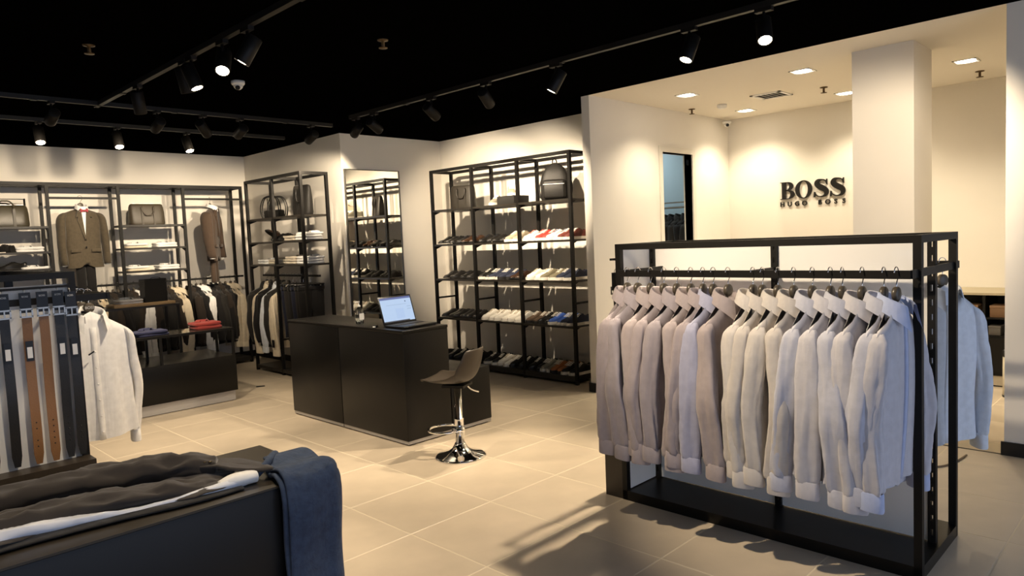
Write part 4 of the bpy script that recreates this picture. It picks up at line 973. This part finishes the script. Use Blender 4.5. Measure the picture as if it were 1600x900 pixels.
# ================================================================== FOREGROUND TABLE
ft = thing('display_table', 'black box display table in the foreground at lower left', 'display table', (0, 0, 0))
MB().rbox(-.35, 1.437, 2.50, 3.09, .02, .592, .003).build('box_body', mat('blue_black_laminate', (.007, .0072, .008), .42, spec=.3), ft)
bx('table_top', ft, -.352, 1.4385, 2.498, 3.092, .592, .60, M_LAMT)
bx('plinth', ft, -.32, 1.41, 2.53, 3.06, 0, .02, M_BASE)
JK = fabric('charcoal_suiting', (.040, .033, .028), na=.04, sheen=.25, folds=0)
def lying(path, name, m, parent, n=22, seed=0, zt=.601, amp=.10):
    """path rows: x, y, half-width across, height above the table"""
    pp = catmull(path, 6); rings = []
    for i, (x, y, w_, h) in enumerate(pp):
        a = pp[min(i + 1, len(pp) - 1)]; b = pp[max(i - 1, 0)]; dx, dy = a[0] - b[0], a[1] - b[1]; l = math.hypot(dx, dy) or 1; nx, ny = -dy / l, dx / l; ring = []
        for j in range(n):
            u = 2 * PI * j / n; c, s_ = math.cos(u), math.sin(u)
            k = 1 + amp * noise.noise((x * 9, c * 1.5 + seed, s_ * 1.5))
            ring.append((x + nx * w_ * c * k, y + ny * w_ * c * k, zt + max(0.0, (s_ * .5 + .5)) ** .8 * h * (1 + 1.2 * amp * noise.noise((x * 14, c * 2, seed + 3)))))
        rings.append(ring)
    return MB().loft(rings).build(name, m, parent)
jt = thing('laid_out_jacket', 'dark charcoal suit jacket lying across the foreground table', 'jacket', (0, 0, 0))
lying([(-.30, 2.86, .16, .03), (.10, 2.85, .17, .035), (.45, 2.83, .16, .035), (.75, 2.79, .15, .035), (1.02, 2.73, .13, .04), (1.15, 2.70, .09, .03)], 'body', JK, jt, 48, 1, amp=.35)
lying([(-.30, 2.98, .05, .09), (.20, 3.00, .055, .095), (.55, 2.99, .062, .105), (.75, 2.955, .066, .11), (.95, 2.885, .066, .11), (1.09, 2.80, .060, .098), (1.115, 2.785, .052, .088)], 'sleeve', JK, jt, 40, 2, amp=.22)
lying([(-.30, 2.74, .055, .075), (.3, 2.755, .055, .08), (.6, 2.735, .06, .082), (.85, 2.685, .055, .07), (1.0, 2.655, .045, .05), (1.09, 2.645, .02, .02)], 'front_panel', JK, jt, 40, 5, amp=.28)
def slab(pts, name, m, parent, th=.012, seed=0):
    """soft flat flap: outline (x, y, z) filled and thickened"""
    n = len(pts); c = Vector((sum(p[0] for p in pts) / n, sum(p[1] for p in pts) / n, sum(p[2] for p in pts) / n + .006)); out = catmull(list(pts) + [pts[0]], 3)[:-1]
    vs = []; fs = []; R_ = 5; m_ = len(out)
    for k in range(R_):
        for p in out: vs.append(Vector(p).lerp(c, k / R_) + Vector((0, 0, .004 * noise.noise((p[0] * 20, p[1] * 20, seed + k * .4)))))
    vs.append(c)
    for k in range(R_ - 1):
        for j in range(m_): fs.append((k * m_ + j, k * m_ + (j + 1) % m_, (k + 1) * m_ + (j + 1) % m_, (k + 1) * m_ + j))
    for j in range(m_): fs.append(((R_ - 1) * m_ + j, (R_ - 1) * m_ + (j + 1) % m_, R_ * m_))
    o = MB().add(vs, fs, True).build(name, m, parent); s_ = o.modifiers.new('t', 'SOLIDIFY'); s_.thickness = th; s_.offset = 0; return o
slab([(1.05, 2.90, .640), (1.13, 2.87, .652), (1.20, 2.76, .658), (1.245, 2.62, .650), (1.235, 2.575, .645), (1.13, 2.63, .660), (1.08, 2.70, .672), (1.03, 2.80, .66)], 'lapel', JK, jt, .012, 3)
op = MB().lathe([(0, 0), (.034, 0), (.038, -.004), (0, -.006)], 20).build('sleeve_opening', BLKW, jt, (1.112, 2.786, .640)); op.rotation_euler = Vector((.72, -.66, .10)).to_track_quat('Z', 'Y').to_euler()
for k in range(4):
    MB().lathe([(0, 0), (.007, 0), (.007, .004), (0, .005)], 10).build('cuff_button', mat('brass_button', (.10, .07, .03), .35, .5), jt, (1.03 + .016 * k, 2.790 - .011 * k, .682 - .001 * k))
lying([(-.30, 2.66, .07, .012), (.4, 2.66, .05, .014), (.7, 2.63, .04, .016), (.95, 2.585, .035, .016), (1.12, 2.572, .02, .012)], 'lining', BLKW, jt, 18, 11, amp=.1)
ws = thing('laid_out_shirt', 'white and blue shirt tucked inside the dark jacket on table', 'shirt', (0, 0, 0))
lying([(-.30, 2.70, .050, .045), (.30, 2.71, .050, .05), (.45, 2.70, .042, .052), (.60, 2.665, .020, .040), (.75, 2.632, .010, .024), (.9, 2.610, .012, .028), (1.05, 2.600, .018, .038), (1.15, 2.605, .02, .042)], 'shirt_front', fabric('white_blue_cotton', (.66, .68, .74), folds=0), ws, 20, 7, amp=.2)
lying([(1.05, 2.615, .020, .040), (1.10, 2.615, .034, .052), (1.17, 2.612, .040, .054), (1.19, 2.610, .036, .050)], 'cuff', fabric('white_poplin', (.78, .77, .75), folds=0), ws, 20, 8, amp=.05)
# jeans draped over the front edge
DEN = fabric('blue_denim', (.036, .054, .098), bump=.35, scale=60, na=.18, sheen=.05, folds=.25)
jn = thing('jeans', 'dark blue jeans draped over the edge of the foreground table', 'jeans', (0, 0, 0))
def drape(xa, xb, name, off, zend, m, top_y, ph, parent=jn):
    prof = []
    for k in range(8): prof.append((top_y + (2.515 - top_y) * k / 7, .606 + off + .012 * math.sin(k * 1.1 + ph)))
    for k in range(1, 7):
        a = PI / 2 * k / 6; prof.append((2.512 - (.026 + off) * math.sin(a), .578 + (.028 + off) * math.cos(a)))
    for k in range(1, 15): prof.append((2.486 - off - .007 * math.sin(k * .6 + ph) - .0007 * k, .578 + (zend - .578) * k / 14))
    rows = []; n = 18
    for i, (y, z) in enumerate(prof):
        ts = max(0, 1 - i / 7.0); row = []
        fl_ = max(0, (i - 12) / 16)
        for j in range(n + 1):
            u = j / n; x = xa + (xb - xa) * u - .03 * fl_ * (u * .9 + .25)
            x += ts * .065 * (1 - u) * (u * .3 + .7)
            curl = .0
            if u > .72: curl = ((u - .72) / .28) ** 2
            yy = y + .045 * curl * (1 if i > 8 else .2) + .008 * math.sin(u * 7 + ph + i * .15) * (i > 9)
            row.append((x - .018 * curl, yy, z - .034 * curl * (1 if i < 14 else 0)))
        rows.append(row)
    o = MB().loft(rows, closed=False).build(name, m, parent)
    s_ = o.modifiers.new('thick', 'SOLIDIFY'); s_.thickness = .016; s_.offset = 1.0
    b2 = o.modifiers.new('sub', 'SUBSURF'); b2.levels = 1; b2.render_levels = 1
    return o
drape(1.235, 1.50, 'upper_leg', .026, .05, DEN, 2.74, .4)
drape(1.222, 1.45, 'lower_leg', .002, .04, DEN, 2.72, 1.2)
sm = MB().tube(catmull([(1.275, 2.70, .645), (1.262, 2.60, .640), (1.25, 2.52, .636), (1.245, 2.462, .60), (1.240, 2.452, .45), (1.225, 2.445, .10)], 6), .005, 8).build('seam', DEN, jn)
wb = MB().tube(catmull([(1.20, 2.62, .628), (1.25, 2.64, .65), (1.30, 2.70, .652), (1.345, 2.755, .645)], 5), .016, 10).build('waistband', DEN, jn)

# ================================================================== RECESS: sign, cabinet, bin, cable, stock room
sg = thing('wall_sign', 'black serif lettering with small capitals below on the cream wall', 'sign', (7.918, 3.106, 1.72), -PI / 2)
MS = mat('sign_black', (.008, .007, .006), .4)
def S_glyph():
    c = [(.70, .70, .012), (.67, .84, .022), (.58, .945, .030), (.42, .972, .042), (.26, .93, .085), (.19, .79, .125), (.28, .64, .145), (.46, .52, .155), (.64, .39, .140), (.69, .235, .115), (.62, .09, .075), (.46, .03, .038), (.28, .045, .028), (.14, .15, .022), (.09, .30, .012)]
    pp = catmull(c, 5); L_ = []; R_ = []
    for i, (x, y, h) in enumerate(pp):
        a = pp[min(i + 1, len(pp) - 1)]; b = pp[max(i - 1, 0)]; dx, dy = a[0] - b[0], a[1] - b[1]; l = math.hypot(dx, dy) or 1
        L_.append((x - dy / l * h, y + dx / l * h)); R_.append((x + dy / l * h, y - dx / l * h))
    return L_, R_
def ribbon(mb, L_, R_, sx, sz, ox, t0, t1):
    n = len(L_); vs = []
    for P in (L_, R_):
        for x, y in P: vs += [(ox + x * sx, t0, y * sz), (ox + x * sx, t1, y * sz)]
    fs = []
    for i in range(n - 1):
        a, b, c, d_ = 2 * i, 2 * i + 2, 2 * n + 2 * i + 2, 2 * n + 2 * i
        fs += [(a, b, c, d_), (a + 1, d_ + 1, c + 1, b + 1), (a, a + 1, b + 1, b), (d_, c, c + 1, d_ + 1)]
    fs += [(0, 2 * n, 2 * n + 1, 1), (2 * n - 2, 2 * n - 1, 4 * n - 1, 4 * n - 2)]
    mb.add(vs, fs)
LH = .192; zb0 = .078; t0, t1 = -.018, 0
def letter_obj(mb): return mb.build('letter', MS, sg, (0, 0, zb0))
def B_letter(ox, sx):
    m = MB()
    def pr(poly): m.prism([(ox + x * sx, y * LH) for x, y in poly], 'y', t0, t1)
    pr([(.10, 0), (.34, 0), (.34, 1), (.10, 1)]); pr([(0, 0), (.14, 0), (.14, .05), (0, .035)]); pr([(0, 1), (0, .965), (.14, .95), (.14, 1)])
    for yb, yt, xr, xi in ((.515, 1.0, .80, .56), (0, .53, .88, .62)):
        oc = []; ic = []; cy = (yb + yt) / 2; ry = (yt - yb) / 2
        for k in range(17):
            a = PI / 2 - PI * k / 16; oc.append((.46 + (xr - .46) * math.cos(a), cy + ry * math.sin(a))); ic.append((.42 + (xi - .42) * math.cos(a), cy + (ry - .045) * math.sin(a)))
        ribbon(m, [(.30, yt)] + oc + [(.30, yb)], [(.30, yt - .045)] + ic + [(.30, yb + .045)], sx, LH, ox, t0, t1)
    letter_obj(m)
def O_letter(ox, sx):
    m = MB(); oc = []; ic = []
    for k in range(37):
        a = 2 * PI * k / 36; oc.append((.5 + .48 * math.cos(a), .5 + .52 * math.sin(a))); ic.append((.5 + .245 * math.cos(a), .5 + .465 * math.sin(a)))
    ribbon(m, oc, ic, sx, LH, ox, t0, t1); letter_obj(m)
def S_letter(ox, sx):
    m = MB(); L_, R_ = S_glyph(); ribbon(m, L_, R_, sx, LH, ox, t0, t1)
    for poly in ([(.68, .70), (.74, .68), (.74, 1.0), (.70, 1.0), (.64, .88)], [(.03, 0), (.08, 0), (.14, .12), (.11, .30), (.05, .32)]): m.prism([(ox + x * sx, y * LH) for x, y in poly], 'y', t0 + .001, t1)
    letter_obj(m)
B_letter(-.355, .185); O_letter(-.19, .195); S_letter(.012, .205); S_letter(.185, .205)
for k, ch in enumerate('HUGO BOSS'):
    if ch == ' ': continue
    text_mesh('small_letter', ch, .072, .006, MS, sg, Matrix.Translation((-.335 + k * .0835 , -.008, .02)) @ Matrix.Rotation(PI / 2, 4, 'X'), bold=.0014)

cb = thing('back_cabinet', 'dark low cabinet with beige worktop at the back right', 'cabinet', (0, 0, 0))
bx('worktop', cb, 7.33, 7.918, .5, 1.93, .815, .835, mat('beige_worktop', (.42, .36, .25), .6))
MBc = MB(); MBc.box(7.36, 7.918, .5, 1.93, .10, .13); MBc.box(7.89, 7.918, .5, 1.93, .13, .815); MBc.box(7.36, 7.90, .5, .53, .13, .815); MBc.box(7.36, 7.90, 1.90, 1.93, .13, .815); MBc.box(7.36, 7.90, .53, 1.90, .60, .615); MBc.box(7.36, 7.90, .53, 1.90, .44, .455); MBc.box(7.36, 7.90, 1.40 - .01, 1.40 + .01, .455, .815)
MBc.build('carcass', M_LAM, cb)
bx('cabinet_door', cb, 7.342, 7.36, .51, 1.215, .13, .44, M_LAM); bx('cabinet_door', cb, 7.342, 7.36, 1.22, 1.92, .13, .44, M_LAM)
bx('plinth', cb, 7.37, 7.90, .52, 1.91, .012, .10, mat('beige_plinth', (.48, .42, .32), .6)); bx('shadow_gap', cb, 7.39, 7.88, .54, 1.89, 0, .012, M_BASE)
for k, (y0, y1, z0, z1, col, lab) in enumerate(((1.45, 1.62, .615, .72, (.20, .11, .05), 'brown carton on the dark cabinet upper shelf, left one'), (1.20, 1.36, .615, .72, (.18, .10, .05), 'brown carton on the dark cabinet upper shelf, right one'), (1.44, 1.60, .455, .54, (.28, .05, .03), 'red box on the dark cabinet lower shelf'), (1.28, 1.37, .455, .54, (.10, .09, .08), 'grey box beside the red one in the cabinet'))):
    t = thing('carton', lab, 'box', (7.48, (y0 + y1) / 2, z0)); a = (y1 - y0) / 2
    MB().rbox(-.10, .12, -a, a, 0, (z1 - z0) * .8, .003).build('box_body', mat('carton_%d' % k, col, .6), t); MB().rbox(-.102, .122, -a - .002, a + .002, (z1 - z0) * .8, z1 - z0, .003).build('lid', mat('carton_lid_%d' % k, [c * 1.2 + .02 for c in col] if k != 2 else (.6, .52, .40), .6), t)
bn = thing('pedal_bin', 'cream cylindrical pedal bin beside the dark cabinet', 'bin', (7.02, 1.105, 0))
MB().lathe([(.0, .012), (.095, .012), (.095, .34), (.0, .34)], 28).build('body', mat('cream_enamel', (.62, .56, .42), .35), bn)
MB().lathe([(.098, .34), (.098, .385), (.09, .39), (0, .39)], 28).build('lid_rim', M_BPLAST, bn); MB().lathe([(.085, .39), (.07, .41), (.03, .42), (0, .42)], 28).build('lid', M_WPLAST, bn)
MB().lathe([(.098, 0), (.098, .014), (.09, .014)], 28).build('foot_ring', M_BPLAST, bn); MB().box(-.13, -.08, -.03, .03, .005, .014).build('pedal', M_BPLAST, bn)
props(MB().tube(catmull([(4.78, 1.44, .006), (4.70, 1.30, .006), (4.76, 1.14, .006), (4.92, 1.08, .006), (5.10, 1.06, .006)], 8), .006, 8).build('floor_cable', mat('brown_cable', (.16, .11, .06), .5)), 'thin brown cable curling on the floor behind the shirt rack', 'cable')
props(MB().rbox(-.045, .045, -.022, .022, 0, .006, .002).build('floor_socket', M_BPLAST, None, (3.475, 7.35, 0), -.4), 'small dark slot cover in the floor near the counter', 'floor socket')

# stock room behind the doorway
sl = bpy.data.lights.new('stockroom_tube', 'AREA'); sl.shape = 'RECTANGLE'; sl.size = .9; sl.size_y = .12; sl.energy = 7; sl.color = (.82, .95, 1.0)
slt = thing('ceiling_tube', 'cool tube light in the stock room behind the doorway', 'ceiling light', (7.2, 5.2, HC - .03)); slo = bpy.data.objects.new('tube', sl); link(slo, slt); slo.location = (0, 0, -.02)
MB().rbox(-.46, .46, -.07, .07, -.01, .03, .005).build('housing', M_WPLAST, slt)
wl2 = struct(MB().box(7.905, 7.92, 4.18, 6.0, 0, HC).build('wall_stockroom_side', mat('stockroom_paint', (.55, .66, .70))))
srk = thing('stock_rail', 'steel clothes rail in the stock room seen through the doorway', 'clothing rack', (7.55, 0, 0))
MB().tube([(0, 4.24, 1.78), (0, 5.9, 1.78)], .012, 8).build('rail', M_STEEL, srk); MB().tube([(.0, 4.24, 1.84), (0, 5.9, 1.84)], .008, 8).build('rail', M_STEEL, srk)
for y in (4.26, 5.88): MB().tube([(0, y, 0), (0, y, 1.86)], .014, 8).build('leg', M_STEEL, srk)
for k in range(8):
    garment('jacket', k % 4 + 1, (7.55, 4.36 + .09 * k, 1.78), 0, BLKW if k % 2 else CHAR, f'dark jacket in the stock room, {ORD[k]} from the near end of the rail', group='dark jackets in the stock room')
